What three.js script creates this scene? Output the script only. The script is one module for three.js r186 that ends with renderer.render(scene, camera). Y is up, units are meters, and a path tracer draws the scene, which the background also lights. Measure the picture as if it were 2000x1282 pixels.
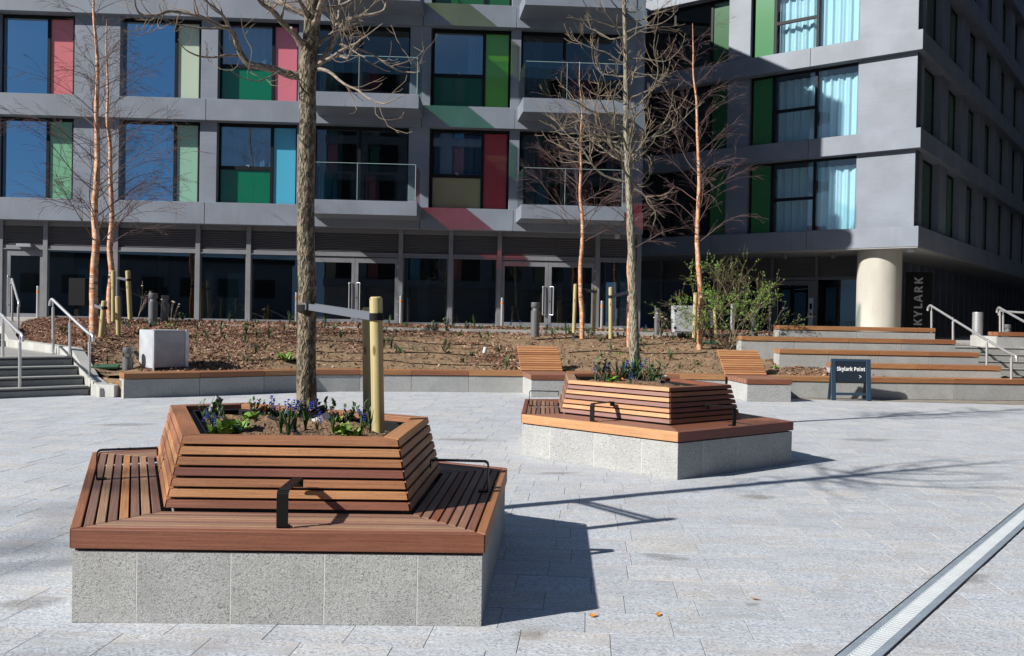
import * as THREE from 'three';
import { mergeGeometries, mergeVertices } from 'three/addons/utils/BufferGeometryUtils.js';
import { FontLoader } from 'three/addons/loaders/FontLoader.js';
import { TextGeometry } from 'three/addons/geometries/TextGeometry.js';

// ------------------------------------------------------------------ camera, sky, sun, exposure
const scene = new THREE.Scene();
const PITCH = -20 / 1750, ROLL = 0.0185, EYE = new THREE.Vector3(0, 1.6, 0);
const camera = new THREE.PerspectiveCamera(40.24, 1024 / 656, 0.1, 900);
camera.position.copy(EYE);
camera.rotation.set(PITCH, 0, ROLL);
camera.updateMatrixWorld(true);

const SUN_DIR = new THREE.Vector3(-0.731, 0.560, 0.381).normalize();
const lerp = (a, b, t) => a + (b - a) * t, clamp = (x, a = 0, b = 1) => Math.min(b, Math.max(a, x));
const sstep = (a, b, x) => { const t = clamp((x - a) / (b - a)); return t * t * (3 - 2 * t); };
const hash = (x, y, s) => { let h = Math.imul(x, 374761393) ^ Math.imul(y, 668265263) ^ Math.imul(s, 1274126177); h = Math.imul(h ^ (h >>> 13), 1274126177); return ((h ^ (h >>> 16)) >>> 0) / 4294967296; };
const mod = (a, n) => ((a % n) + n) % n;
function noise(x, y, nx, ny, s) { const i = Math.floor(x), j = Math.floor(y), f = x - i, g = y - j, u = f * f * (3 - 2 * f), v = g * g * (3 - 2 * g); const a = mod(i, nx), b = mod(i + 1, nx), c = mod(j, ny), d = mod(j + 1, ny); return lerp(lerp(hash(a, c, s), hash(b, c, s), u), lerp(hash(a, d, s), hash(b, d, s), u), v); }
function fbm(u, v, nx, ny, oct, s) { let a = 0, w = 0.5, t = 0; for (let o = 0; o < oct; o++) { a += w * noise(u * nx, v * ny, nx, ny, s + o); t += w; w *= 0.5; nx *= 2; ny *= 2; } return a / t; }
{
  const W = 512, H = 256, d = new Float32Array(W * H * 4), v = new THREE.Vector3();
  for (let j = 0; j < H; j++) for (let i = 0; i < W; i++) {
    const th = (j + 0.5) / H * Math.PI - Math.PI / 2, ph = ((i + 0.5) / W - 0.5) * 2 * Math.PI;
    v.set(Math.cos(th) * Math.cos(ph), Math.sin(th), Math.cos(th) * Math.sin(ph));
    const e = Math.max(0, v.y), t = Math.pow(1 - e, 4.0), s = Math.max(0, v.dot(SUN_DIR));
    const glow = 0.10 * Math.pow(s, 6) + 0.3 * Math.pow(s, 40);
    const k = v.y < 0 ? 0.7 : 1, cl = 0.05 * sstep(0.45, 0.75, fbm(mod(i / W, 1), j / H, 24, 40, 4, 900)) * (v.y > 0 ? 1 : 0);
    const o = (j * W + i) * 4, SK = 0.82;
    d[o] = SK * k * (0.028 + 0.085 * t + glow + cl); d[o + 1] = SK * k * (0.080 + 0.140 * t + glow * 0.97 + cl); d[o + 2] = SK * k * (0.185 + 0.17 * t + glow * 0.9 + cl); d[o + 3] = 1;
  }
  const sky = new THREE.DataTexture(d, W, H, THREE.RGBAFormat, THREE.FloatType);
  sky.mapping = THREE.EquirectangularReflectionMapping; sky.magFilter = sky.minFilter = THREE.LinearFilter; sky.needsUpdate = true;
  scene.background = sky; scene.environment = sky;
}
const sun = new THREE.DirectionalLight(new THREE.Color(1.0, 0.955, 0.885), 4.8);
sun.position.copy(SUN_DIR).multiplyScalar(80).add(new THREE.Vector3(0, 0, -15));
sun.target.position.set(0, 0, -15);
sun.castShadow = true; sun.shadow.radius = 1.5; sun.shadow.mapSize.set(4096, 4096);
Object.assign(sun.shadow.camera, { left: -45, right: 45, top: 45, bottom: -45, near: 1, far: 200 });
scene.add(sun, sun.target);

const renderer = new THREE.WebGLRenderer();
renderer.toneMapping = THREE.LinearToneMapping;
renderer.toneMappingExposure = 1.56;
renderer.shadowMap.enabled = true;
renderer.setSize(1024, 656);

// ------------------------------------------------------------------ helpers
let seed = 7;
const rnd = () => { seed = (seed + 0x6D2B79F5) | 0; let t = Math.imul(seed ^ (seed >>> 15), 1 | seed); t = (t + Math.imul(t ^ (t >>> 7), 61 | t)) ^ t; return ((t ^ (t >>> 14)) >>> 0) / 4294967296; };
const rr = (a, b) => a + (b - a) * rnd();
const V = (x, y, z) => new THREE.Vector3(x, y, z);
const names = new Map();
const numbered = (n) => { const k = names.get(n) ?? 0; names.set(n, k + 1); return k ? n + '_' + String(k).padStart(3, '0') : n; };
function thing(name, label, category, pos = [0, 0, 0], turn = 0, group) {
  const o = new THREE.Group(); o.name = numbered(name); o.position.set(...pos); o.rotation.y = turn; scene.add(o);
  o.userData = { label, category }; if (group) o.userData.group = group; return o;
}
function structure(name, label, kind = 'structure') { const o = new THREE.Group(); o.name = numbered(name); o.userData = { kind, label }; scene.add(o); return o; }
function part(parent, name, geo, mat, label) {
  const m = new THREE.Mesh(Array.isArray(geo) ? join(geo) : geo, mat); m.name = name; m.castShadow = m.receiveShadow = true;
  if (label) m.userData.label = label; parent.add(m); return m;
}
function single(name, geo, mat, label, category, group, pos) {
  const m = new THREE.Mesh(Array.isArray(geo) ? join(geo) : geo, mat); m.name = numbered(name); m.castShadow = m.receiveShadow = true; m.userData = { label, category }; if (group) m.userData.group = group;
  if (pos) m.position.set(...pos); scene.add(m); return m;
}
function copyOf(o, label, pos, turn, scale) {
  const c = o.clone(); c.name = numbered(o.name.replace(/_\d{3}$/, '')); c.userData = { ...o.userData }; if (label) c.userData.label = label;
  if (pos) c.position.set(...pos); if (turn !== undefined) c.rotation.y = turn; if (scale) c.scale.setScalar(scale); scene.add(c); return c;
}
function clean(g) {
  g = g.index ? g.toNonIndexed() : g; for (const k of Object.keys(g.attributes)) if (!['position', 'normal', 'uv'].includes(k)) g.deleteAttribute(k);
  if (!g.attributes.uv) g.setAttribute('uv', new THREE.BufferAttribute(new Float32Array(g.attributes.position.count * 2), 2));
  if (!g.attributes.normal) g.computeVertexNormals(); return g;
}
const join = (a) => a.length === 1 ? a[0] : mergeGeometries(a.map(clean));
// A picture point (in pixels of a 2000 x 1282 survey photograph) at a real distance in front of the lens, as a place in the square.
function at(px, py, Z) {
  const d = V((px - 1000) / 1750, -(py - 641) / 1750, -1).applyQuaternion(camera.quaternion); return EYE.clone().addScaledVector(d, -Z / d.z);
}
// six-sided solid from its eight corners (ring a0..a3 at one end, b0..b3 at the other), edges chamfered by b; uv in metres along / across
function hexa(c, b = 0, uo = 0, vo = 0) {
  const F = [[0, 1, 2, 3], [4, 5, 6, 7], [0, 1, 5, 4], [1, 2, 6, 5], [2, 3, 7, 6], [3, 0, 4, 7]];
  const mid = c.reduce((s, p) => s.add(p), V(0, 0, 0)).multiplyScalar(1 / 8);
  const A = c.slice(0, 4).reduce((s, p) => s.add(p), V(0, 0, 0)), B = c.slice(4).reduce((s, p) => s.add(p), V(0, 0, 0));
  const L = B.sub(A).normalize(), q = Math.abs(L.y) > 0.9 ? V(1, 0, 0) : V(0, 1, 0), S = q.clone().cross(L).normalize(), T = L.clone().cross(S);
  const P = [], N = [], U = [];
  const at3 = F.map((f) => f.map((i, k) => { if (!b) return c[i].clone(); const p = c[i], n1 = c[f[(k + 1) % 4]].clone().sub(p), n2 = c[f[(k + 3) % 4]].clone().sub(p); return p.clone().addScaledVector(n1, Math.min(0.45, b / n1.length())).addScaledVector(n2, Math.min(0.45, b / n2.length())); }));
  const tri = (p, r, s, n) => { const e = r.clone().sub(p).cross(s.clone().sub(p)); if (e.lengthSq() < 1e-16) return; const flip = e.dot(n) < 0; for (const x of flip ? [p, s, r] : [p, r, s]) { P.push(x.x, x.y, x.z); const m = e.clone().normalize().multiplyScalar(flip ? -1 : 1); N.push(m.x, m.y, m.z);
    const an = [Math.abs(m.dot(L)), Math.abs(m.dot(S)), Math.abs(m.dot(T))], k = an.indexOf(Math.max(...an)); const l = x.dot(L), t = x.dot(S), w = x.dot(T); if (k === 0) U.push(uo + t * 0.4, vo + w); else if (k === 1) U.push(uo + l, vo + w); else U.push(uo + l, vo + t + 0.37); } };
  F.forEach((f, i) => { const q4 = at3[i], n = q4[0].clone().add(q4[2]).multiplyScalar(0.5).sub(mid); tri(q4[0], q4[1], q4[2], n); tri(q4[0], q4[2], q4[3], n); });
  if (b) {
    const E = [];
    for (let i = 0; i < 6; i++) for (let j = i + 1; j < 6; j++) { const sh = F[i].filter((v) => F[j].includes(v)); if (sh.length === 2) E.push([i, j, sh]); }
    for (const [i, j, [u, v]] of E) { const a = at3[i][F[i].indexOf(u)], d = at3[i][F[i].indexOf(v)], e = at3[j][F[j].indexOf(u)], f = at3[j][F[j].indexOf(v)]; const n = c[u].clone().add(c[v]).multiplyScalar(0.5).sub(mid); tri(a, d, f, n); tri(a, f, e, n); }
    for (let v = 0; v < 8; v++) { const fs = F.map((f, i) => [i, f.indexOf(v)]).filter((x) => x[1] >= 0); tri(at3[fs[0][0]][fs[0][1]], at3[fs[1][0]][fs[1][1]], at3[fs[2][0]][fs[2][1]], c[v].clone().sub(mid)); }
  }
  const g = new THREE.BufferGeometry(); g.setAttribute('position', new THREE.Float32BufferAttribute(P, 3)); g.setAttribute('normal', new THREE.Float32BufferAttribute(N, 3)); g.setAttribute('uv', new THREE.Float32BufferAttribute(U, 2)); return g;
}
// axis-aligned box; its grain runs along its longest side
function box(x0, x1, y0, y1, z0, z1, b = 0, uo = 0, vo = 0) {
  const dx = x1 - x0, dy = y1 - y0, dz = z1 - z0; let c;
  if (dx >= dy && dx >= dz) c = [V(x0, y0, z0), V(x0, y0, z1), V(x0, y1, z1), V(x0, y1, z0), V(x1, y0, z0), V(x1, y0, z1), V(x1, y1, z1), V(x1, y1, z0)];
  else if (dy >= dz) c = [V(x0, y0, z0), V(x1, y0, z0), V(x1, y0, z1), V(x0, y0, z1), V(x0, y1, z0), V(x1, y1, z0), V(x1, y1, z1), V(x0, y1, z1)];
  else c = [V(x0, y0, z0), V(x1, y0, z0), V(x1, y1, z0), V(x0, y1, z0), V(x0, y0, z1), V(x1, y0, z1), V(x1, y1, z1), V(x0, y1, z1)];
  return hexa(c, b, uo, vo);
}
// upright prism on a four-cornered plan [[x,z]...] : corners 0-1 along one side, 3-2 along the other
function plank(q, y0, y1, b = 0, uo = 0, vo = 0) {
  const [p0, p1, p2, p3] = q; return hexa([V(p0[0], y0, p0[1]), V(p3[0], y0, p3[1]), V(p3[0], y1, p3[1]), V(p0[0], y1, p0[1]), V(p1[0], y0, p1[1]), V(p2[0], y0, p2[1]), V(p2[0], y1, p2[1]), V(p1[0], y1, p1[1])], b, uo, vo);
}
const cyl = (r0, r1, y0, y1, seg = 20, x = 0, z = 0) => { const g = new THREE.CylinderGeometry(r1, r0, y1 - y0, seg); g.translate(x, (y0 + y1) / 2, z); return g; };
const lathe = (pts, seg = 28) => new THREE.LatheGeometry(pts.map(([r, y]) => new THREE.Vector2(r, y)), seg);
function tube(P, R, seg = 8, wob = 0, cap = true) {
  const n = P.length, pos = [], nor = [], uv = [], idx = []; let ax = Math.abs(P[1].clone().sub(P[0]).normalize().y) > 0.9 ? V(1, 0, 0) : V(0, 1, 0), len = 0;
  for (let i = 0; i < n; i++) {
    const t = P[Math.min(n - 1, i + 1)].clone().sub(P[Math.max(0, i - 1)]).normalize(); const s = ax.clone().addScaledVector(t, -ax.dot(t)).normalize(), u = t.clone().cross(s); ax = s;
    if (i) len += P[i].distanceTo(P[i - 1]); const r = Array.isArray(R) ? R[i] : R;
    for (let k = 0; k <= seg; k++) { const a = k / seg * 2 * Math.PI, w = 1 + (wob ? wob * (Math.sin(a * 3 + len * 9) * 0.5 + Math.sin(a * 5 - len * 17) * 0.3 + Math.sin(a * 2 + len * 31) * 0.3) : 0), d = s.clone().multiplyScalar(Math.cos(a)).addScaledVector(u, Math.sin(a)); pos.push(P[i].x + d.x * r * w, P[i].y + d.y * r * w, P[i].z + d.z * r * w); nor.push(d.x, d.y, d.z); uv.push(k / seg, len); }
  }
  for (let i = 0; i < n - 1; i++) for (let k = 0; k < seg; k++) { const a = i * (seg + 1) + k, b = a + seg + 1; idx.push(a, a + 1, b, a + 1, b + 1, b); }
  if (cap) for (const i of [0, n - 1]) { const c0 = pos.length / 3, t = (i ? P[i].clone().sub(P[i - 1]) : P[0].clone().sub(P[1])).normalize(); pos.push(P[i].x, P[i].y, P[i].z); nor.push(t.x, t.y, t.z); uv.push(0.5, 0); for (let k = 0; k <= seg; k++) { const o = (i * (seg + 1) + k) * 3; pos.push(pos[o], pos[o + 1], pos[o + 2]); nor.push(t.x, t.y, t.z); uv.push(0.5, 0); } for (let k = 0; k < seg; k++) i ? idx.push(c0, c0 + 1 + k, c0 + 2 + k) : idx.push(c0, c0 + 2 + k, c0 + 1 + k); }
  const g = new THREE.BufferGeometry(); g.setAttribute('position', new THREE.Float32BufferAttribute(pos, 3)); g.setAttribute('normal', new THREE.Float32BufferAttribute(nor, 3)); g.setAttribute('uv', new THREE.Float32BufferAttribute(uv, 2)); g.setIndex(idx); return g;
}
const smooth = (pts, n) => new THREE.CatmullRomCurve3(pts, false, 'centripetal').getPoints(n);

// ------------------------------------------------------------------ procedural textures
const toS = (x) => { x = clamp(x); return 255 * (x <= 0.0031308 ? 12.92 * x : 1.055 * Math.pow(x, 1 / 2.4) - 0.055); };
function texture(W, H, fn, srgb = true) {
  const d = new Uint8Array(W * H * 4); for (let j = 0; j < H; j++) for (let i = 0; i < W; i++) { const c = fn(i / W, j / H, i, j), o = (j * W + i) * 4; const a = typeof c === 'number' ? [c, c, c] : c; for (let k = 0; k < 3; k++) d[o + k] = srgb ? toS(a[k]) : 255 * clamp(a[k]); d[o + 3] = 255; }
  const t = new THREE.DataTexture(d, W, H, THREE.RGBAFormat); t.wrapS = t.wrapT = THREE.RepeatWrapping; t.magFilter = THREE.LinearFilter; t.minFilter = THREE.LinearMipmapLinearFilter; t.generateMipmaps = true; if (srgb) t.colorSpace = THREE.SRGBColorSpace; t.needsUpdate = true; return t;
}
const rep = (t, x, y, r = 0) => { const c = t.clone(); c.repeat.set(x, y); c.rotation = r; c.needsUpdate = true; return c; };
const std = (o) => new THREE.MeshStandardMaterial(o), phys = (o) => new THREE.MeshPhysicalMaterial(o);
const lin = (r, g, b) => new THREE.Color().setRGB(r, g, b);

// granite paving: blue-grey with streaks along x and dark flecks
const T_pave = texture(1024, 1024, (u, v) => {
  const big = fbm(u, v, 3, 6, 3, 11), streak = fbm(u + 0.02 * big, v, 9, 64, 3, 21), fleck = noise(u * 210 + 5 * streak, v * 440, 210, 440, 31), fine = noise(u * 512, v * 512, 512, 512, 41), rust = fbm(u, v, 6, 14, 3, 61);
  let k = 0.86 + 0.20 * (big - 0.5) + 0.55 * (streak - 0.5) + 0.26 * (fine - 0.5); const dk = sstep(0.53, 0.84, fleck * 0.66 + streak * 0.46) * 0.46; k *= 1 - dk; if (hash(Math.floor(u * 1024), Math.floor(v * 1024), 77) > 0.9985) k += 0.4;
  const bl = 0.4 + 1.2 * (streak - 0.5) + 0.8 * dk; const w = sstep(0.5, 0.75, rust) * 0.05; return [k * (0.965 + w - 0.07 * bl), k * (0.965 - 0.012 * bl), k * (0.965 - w + 0.055 * bl)];
});
const T_paveH = texture(512, 512, (u, v) => 0.55 * fbm(u, v, 60, 120, 3, 5) + 0.45 * noise(u * 256, v * 256, 256, 256, 6), false);
// flamed granite blocks
const T_gran = texture(1024, 1024, (u, v) => {
  const big = fbm(u, v, 4, 4, 4, 12), w = fbm(u, v, 16, 16, 2, 13), a = fbm(u + 0.03 * w, v + 0.02 * big, 20, 30, 3, 22), fl = noise(u * 170 + 9 * w, v * 250 + 6 * w, 170, 250, 32), fl2 = noise(u * 230, v * 300, 230, 300, 33), fine = noise(u * 512, v * 512, 512, 512, 42);
  let k = 0.90 + 0.28 * (big - 0.5) + 0.30 * (a - 0.5) + 0.34 * (fine - 0.5); k *= 1 - 0.42 * sstep(0.50, 0.86, fl * 0.74 + a * 0.30) - 0.34 * sstep(0.62, 0.9, fl2); if (hash(Math.floor(u * 1024), Math.floor(v * 1024), 78) > 0.999) k += 0.5; return [k * 0.97, k * 0.975, k * 0.97];
});
const T_granH = texture(512, 512, (u, v) => 0.5 * fbm(u, v, 24, 40, 4, 15) + 0.5 * fbm(u, v, 90, 120, 2, 16), false);
// hardwood, grain along u (2 m by 0.5 m)
const T_wood = texture(1024, 512, (u, v) => {
  const wv = fbm(u, v, 3, 8, 3, 51), g = fbm(u + 0.01 * wv, v + 0.07 * (wv - 0.5), 8, 120, 3, 52), pore = noise(u * 110, v * 256, 110, 256, 53), cat = 0.5 + 0.5 * Math.sin((v + 0.16 * (fbm(u, v, 2, 4, 2, 54) - 0.5)) * 2 * Math.PI * 26 + u * 6.2832), wear = sstep(0.6, 0.8, fbm(u, v, 12, 8, 3, 55));
  let k = 0.86 + 0.50 * (g - 0.5) + 0.12 * (cat - 0.5) + 0.34 * (wv - 0.5) + 0.07 * wear; k *= 1 - 0.3 * sstep(0.7, 0.95, pore); return [k, k * (0.93 + 0.07 * g + 0.03 * wear), k * (0.86 + 0.12 * g + 0.07 * wear)];
});
const T_woodH = texture(512, 512, (u, v) => 0.7 * fbm(u, v, 5, 120, 3, 56) + 0.3 * noise(u * 40, v * 256, 40, 256, 57), false);
const T_conc = texture(512, 512, (u, v) => { const a = fbm(u, v, 3, 3, 5, 71), b = fbm(u, v, 40, 6, 3, 72), c = noise(u * 256, v * 256, 256, 256, 73); const d = fbm(u, v, 60, 2, 3, 74) * fbm(u, v, 5, 3, 2, 75); const k = 0.90 + 0.42 * (a - 0.5) + 0.07 * (b - 0.5) + 0.08 * (c - 0.5) - 0.05 * sstep(0.30, 0.5, d); return [k, k, k * (0.985 + 0.03 * a)]; });
const T_soil = texture(512, 512, (u, v) => { const a = fbm(u, v, 5, 5, 5, 81), b = fbm(u, v, 60, 60, 3, 82); const k = 0.72 + 0.6 * (a - 0.5) + 0.55 * (b - 0.5); return [k, k * 0.97, k * 0.93]; });
const T_soilH = texture(512, 512, (u, v) => 0.6 * fbm(u, v, 12, 12, 5, 83) + 0.4 * fbm(u, v, 70, 70, 2, 84), false);
const barkRidge = (u, v) => { const w = fbm(u, v, 6, 5, 3, 91), r = fbm(u + 0.05 * (w - 0.5), v + 0.07 * (w - 0.5), 30, 17, 3, 92); return clamp(0.5 + (r - 0.5) * 3.2); };
const T_bark = texture(1024, 512, (u, v) => { const r = barkRidge(u, v), f = fbm(u, v, 90, 60, 2, 93), m = fbm(u, v, 4, 6, 3, 94); const k = (0.34 + 0.80 * sstep(0.1, 0.85, r)) * (1 + 0.7 * (m - 0.5)) + 0.4 * (f - 0.5); return [k, k * 0.95, k * 0.86]; });
const T_barkH = texture(512, 512, (u, v) => clamp(0.8 * barkRidge(u, v) + 0.25 * fbm(u, v, 90, 60, 2, 93)), false);
const T_birch = texture(256, 1024, (u, v) => {
  const a = fbm(u, v, 3, 24, 3, 101), l = fbm(u, v, 3, 44, 3, 102), f = fbm(u, v, 20, 60, 2, 103), or = sstep(0.34, 0.56, fbm(u, v, 4, 16, 3, 104)); let k = 0.88 + 0.6 * (a - 0.5) + 0.3 * (f - 0.5);
  const dark = sstep(0.60, 0.74, l) * 0.75; k *= 1 - dark; return [k * lerp(0.70, 0.60, or), k * lerp(0.47, 0.265, or), k * lerp(0.34, 0.12, or)];
});
const T_pine = texture(256, 1024, (u, v) => { let kn = 0, pull = 0; for (let i = 0; i < 9; i++) { const ku = hash(i, 3, 7), kv = (i + 0.2 + 0.6 * hash(i, 4, 7)) / 9, du = (mod(u - ku + 0.5, 1) - 0.5) * 0.3, dv = (v - kv) * 1.6, r = Math.hypot(du, dv); kn = Math.max(kn, sstep(0.017, 0.009, r)); pull += 0.02 * Math.exp(-r * r / 0.003) * Math.sign(du); }
  const g = fbm(u + pull, v, 46, 4, 3, 111), m = fbm(u, v, 3, 9, 4, 112), crack = sstep(0.70, 0.76, fbm(u, v, 26, 3, 3, 113)) * sstep(0.45, 0.6, fbm(u, v, 4, 5, 2, 114)); let k = 0.82 + 0.42 * (g - 0.5) + 0.5 * (m - 0.5); k *= (1 - 0.62 * kn) * (1 - 0.5 * crack); const gr = sstep(0.5, 0.7, fbm(u, v, 3, 5, 3, 115)) * 0.1; return [k * (1 - gr), k * (0.93 - 0.12 * kn), k * (0.74 - 0.22 * kn - gr * 0.4)]; });
const T_brush = texture(256, 256, (u, v) => 0.8 + 0.25 * (fbm(u, v, 120, 3, 2, 121) - 0.5), true);
// materials
const M = {};
const paveTones = [[0.545, 0.56, 0.58], [0.565, 0.575, 0.59], [0.525, 0.535, 0.56], [0.55, 0.565, 0.595], [0.58, 0.58, 0.585]].map((c) => std({ map: rep(T_pave, 0.5, 0.5), color: lin(...c), roughness: 0.75, bumpMap: rep(T_paveH, 1, 1), bumpScale: 0.0012 }));
const granTones = [[0.435, 0.44, 0.43], [0.46, 0.46, 0.45], [0.415, 0.42, 0.42]].map((c) => std({ map: T_gran, color: lin(...c), roughness: 0.85, bumpMap: rep(T_granH, 3, 3), bumpScale: 0.0022 }));
const woodMap = rep(T_wood, 0.5, 2), woodBump = rep(T_woodH, 0.5, 4);
const wood = (r, g, b) => std({ map: woodMap, color: lin(r, g, b), roughness: 0.55, bumpMap: woodBump, bumpScale: 0.0012 });
const W_near = [wood(0.345, 0.150, 0.069), wood(0.225, 0.082, 0.045), wood(0.205, 0.070, 0.049), wood(0.455, 0.222, 0.098), wood(0.25, 0.112, 0.073), wood(0.325, 0.134, 0.066)];
const W_grey = [wood(0.235, 0.132, 0.098), wood(0.29, 0.155, 0.108), wood(0.195, 0.108, 0.084), wood(0.345, 0.215, 0.135), wood(0.33, 0.175, 0.12)];
const W_tan = [wood(0.56, 0.285, 0.132), wood(0.49, 0.24, 0.11)], W_plum = [wood(0.25, 0.12, 0.10), wood(0.21, 0.095, 0.08)];
const W_bench = [wood(0.36, 0.168, 0.074), wood(0.28, 0.115, 0.056), wood(0.40, 0.205, 0.09), wood(0.31, 0.135, 0.064)];
const pick = (a) => a[Math.floor(rnd() * a.length) % a.length];
M.black = phys({ color: lin(0.007, 0.007, 0.008), roughness: 0.5, specularIntensity: 0.35 });
M.rubber = phys({ color: lin(0.010, 0.010, 0.011), roughness: 0.7, specularIntensity: 0.4 });
M.void = std({ color: lin(0.17, 0.16, 0.15), roughness: 0.95 });
M.slotShade = std({ color: lin(0.045, 0.04, 0.036), roughness: 1, map: rep(T_soil, 4, 4) });  // near-black colour stands in for the shade inside a deep drain slot
M.conc = std({ map: rep(T_conc, 0.35, 0.35), color: lin(0.208, 0.238, 0.290), roughness: 0.55, bumpMap: rep(T_granH, 0.5, 0.5), bumpScale: 0.001 });
M.conc2 = std({ map: rep(T_conc, 0.35, 0.35), color: lin(0.208, 0.235, 0.30), roughness: 0.7 });
M.frame = phys({ color: lin(0.008, 0.009, 0.011), roughness: 0.5, specularIntensity: 0.4 });
M.steelgrey = std({ color: lin(0.16, 0.165, 0.18), roughness: 0.5 });
M.mullion = std({ color: lin(0.20, 0.205, 0.225), roughness: 0.55, map: rep(T_conc, 0.6, 0.6) });
M.louvre = std({ color: lin(0.15, 0.15, 0.17), roughness: 0.6 });
M.steel = std({ color: lin(0.80, 0.80, 0.81), metalness: 0.75, roughness: 0.36, map: T_brush });
M.galv = std({ color: lin(0.72, 0.77, 0.80), metalness: 0.3, roughness: 0.45, map: rep(T_conc, 3, 3) });
M.galvDark = std({ color: lin(0.32, 0.38, 0.44), metalness: 0.3, roughness: 0.5, map: rep(T_conc, 3, 3) });
M.boll = std({ color: lin(0.15, 0.155, 0.165), roughness: 0.45, metalness: 0.3 });
M.lens = phys({ color: lin(0.8, 0.85, 0.9), roughness: 0.15, transmission: 0.7, thickness: 0 });
M.glass = phys({ color: lin(0.55, 0.66, 0.74), roughness: 0.0, transmission: 1, thickness: 0, ior: 2.9 });
M.glassCoat = std({ color: lin(0.46, 0.68, 0.84), roughness: 0.015, metalness: 1, bumpMap: rep(T_conc, 0.25, 0.25), bumpScale: 0.0015 });
M.glassLight = phys({ color: lin(0.84, 0.94, 0.97), roughness: 0.0, transmission: 1, thickness: 0, ior: 1.9 });
M.glassDark = phys({ color: lin(0.40, 0.47, 0.50), roughness: 0.0, transmission: 1, thickness: 0, ior: 1.9 });
M.clear = phys({ color: lin(0.86, 0.93, 0.93), roughness: 0.0, transmission: 1, thickness: 0, ior: 1.5 });
M.curtain = std({ color: lin(0.72, 0.80, 0.84), roughness: 0.95, side: THREE.DoubleSide });
M.room = std({ color: lin(0.42, 0.42, 0.42), roughness: 0.9 });
M.roomDark = std({ color: lin(0.30, 0.30, 0.31), roughness: 0.9 });
M.soil = std({ map: rep(T_soil, 0.8, 0.8), color: lin(0.30, 0.205, 0.12), roughness: 1, bumpMap: rep(T_soilH, 0.8, 0.8), bumpScale: 0.05 });
M.bark = std({ map: rep(T_bark, 1, 1.6), color: lin(0.225, 0.195, 0.148), roughness: 0.95, bumpMap: rep(T_barkH, 1, 1.6), bumpScale: 0.014 });
M.bark2 = std({ map: rep(T_bark, 1, 1.2), color: lin(0.31, 0.29, 0.235), roughness: 0.95, bumpMap: rep(T_barkH, 1, 0.9), bumpScale: 0.01 });
M.limb = std({ map: rep(T_bark, 1, 3), color: lin(0.32, 0.275, 0.24), roughness: 0.9, bumpMap: rep(T_barkH, 1, 2), bumpScale: 0.002 });
M.twig = std({ color: lin(0.24, 0.185, 0.13), roughness: 0.9 });
M.birch = std({ map: rep(T_birch, 1, 0.6), color: lin(1, 1, 1), roughness: 0.75 });
M.birchTwig = std({ color: lin(0.10, 0.062, 0.06), roughness: 0.85 });
M.pine = std({ map: T_pine, color: lin(0.62, 0.52, 0.335), roughness: 0.9 });
M.leaf = std({ color: lin(0.09, 0.20, 0.02), roughness: 0.6, side: THREE.DoubleSide });
M.leafDark = std({ color: lin(0.035, 0.085, 0.022), roughness: 0.55, side: THREE.DoubleSide });
M.leafPale = std({ color: lin(0.13, 0.23, 0.03), roughness: 0.6, side: THREE.DoubleSide });
M.blue = std({ color: lin(0.06, 0.08, 0.55), roughness: 0.6, side: THREE.DoubleSide });
M.terra = std({ map: rep(T_conc, 1.2, 1.2), color: lin(0.40, 0.385, 0.36), roughness: 0.85 });
M.step = std({ map: rep(T_gran, 1, 1), color: lin(0.34, 0.34, 0.325), roughness: 0.85 });
M.nosing = std({ color: lin(0.035, 0.035, 0.036), roughness: 0.8 });
M.kerb = std({ map: rep(T_conc, 0.8, 0.8), color: lin(0.44, 0.44, 0.42), roughness: 0.8 });
M.navy = std({ color: lin(0.020, 0.042, 0.072), roughness: 0.45 });
M.navyDark = std({ color: lin(0.008, 0.015, 0.026), roughness: 0.5 });
M.white = std({ color: lin(0.78, 0.79, 0.80), roughness: 0.5 });
M.cab = std({ color: lin(0.38, 0.40, 0.43), roughness: 0.42, metalness: 0.25, map: rep(T_conc, 1.4, 1.4) });
M.cabWhite = std({ color: lin(0.50, 0.53, 0.57), roughness: 0.4, metalness: 0.1, map: rep(T_conc, 1.2, 1.2) });
M.column = std({ color: lin(0.52, 0.50, 0.44), roughness: 0.7, map: rep(T_conc, 2, 0.5) });
M.blind = std({ color: lin(0.16, 0.20, 0.21), roughness: 0.9 });
M.orange = std({ color: lin(0.75, 0.22, 0.02), roughness: 0.6 });
M.green = std({ color: lin(0.03, 0.10, 0.06), roughness: 0.55 });
const panel = (r, g, b) => phys({ color: lin(r, g, b), roughness: 0.25, clearcoat: 1, clearcoatRoughness: 0.01 });
const tinted = (r, g, b) => phys({ color: lin(r, g, b), roughness: 0, transmission: 1, thickness: 0, ior: 1.5 });

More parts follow.
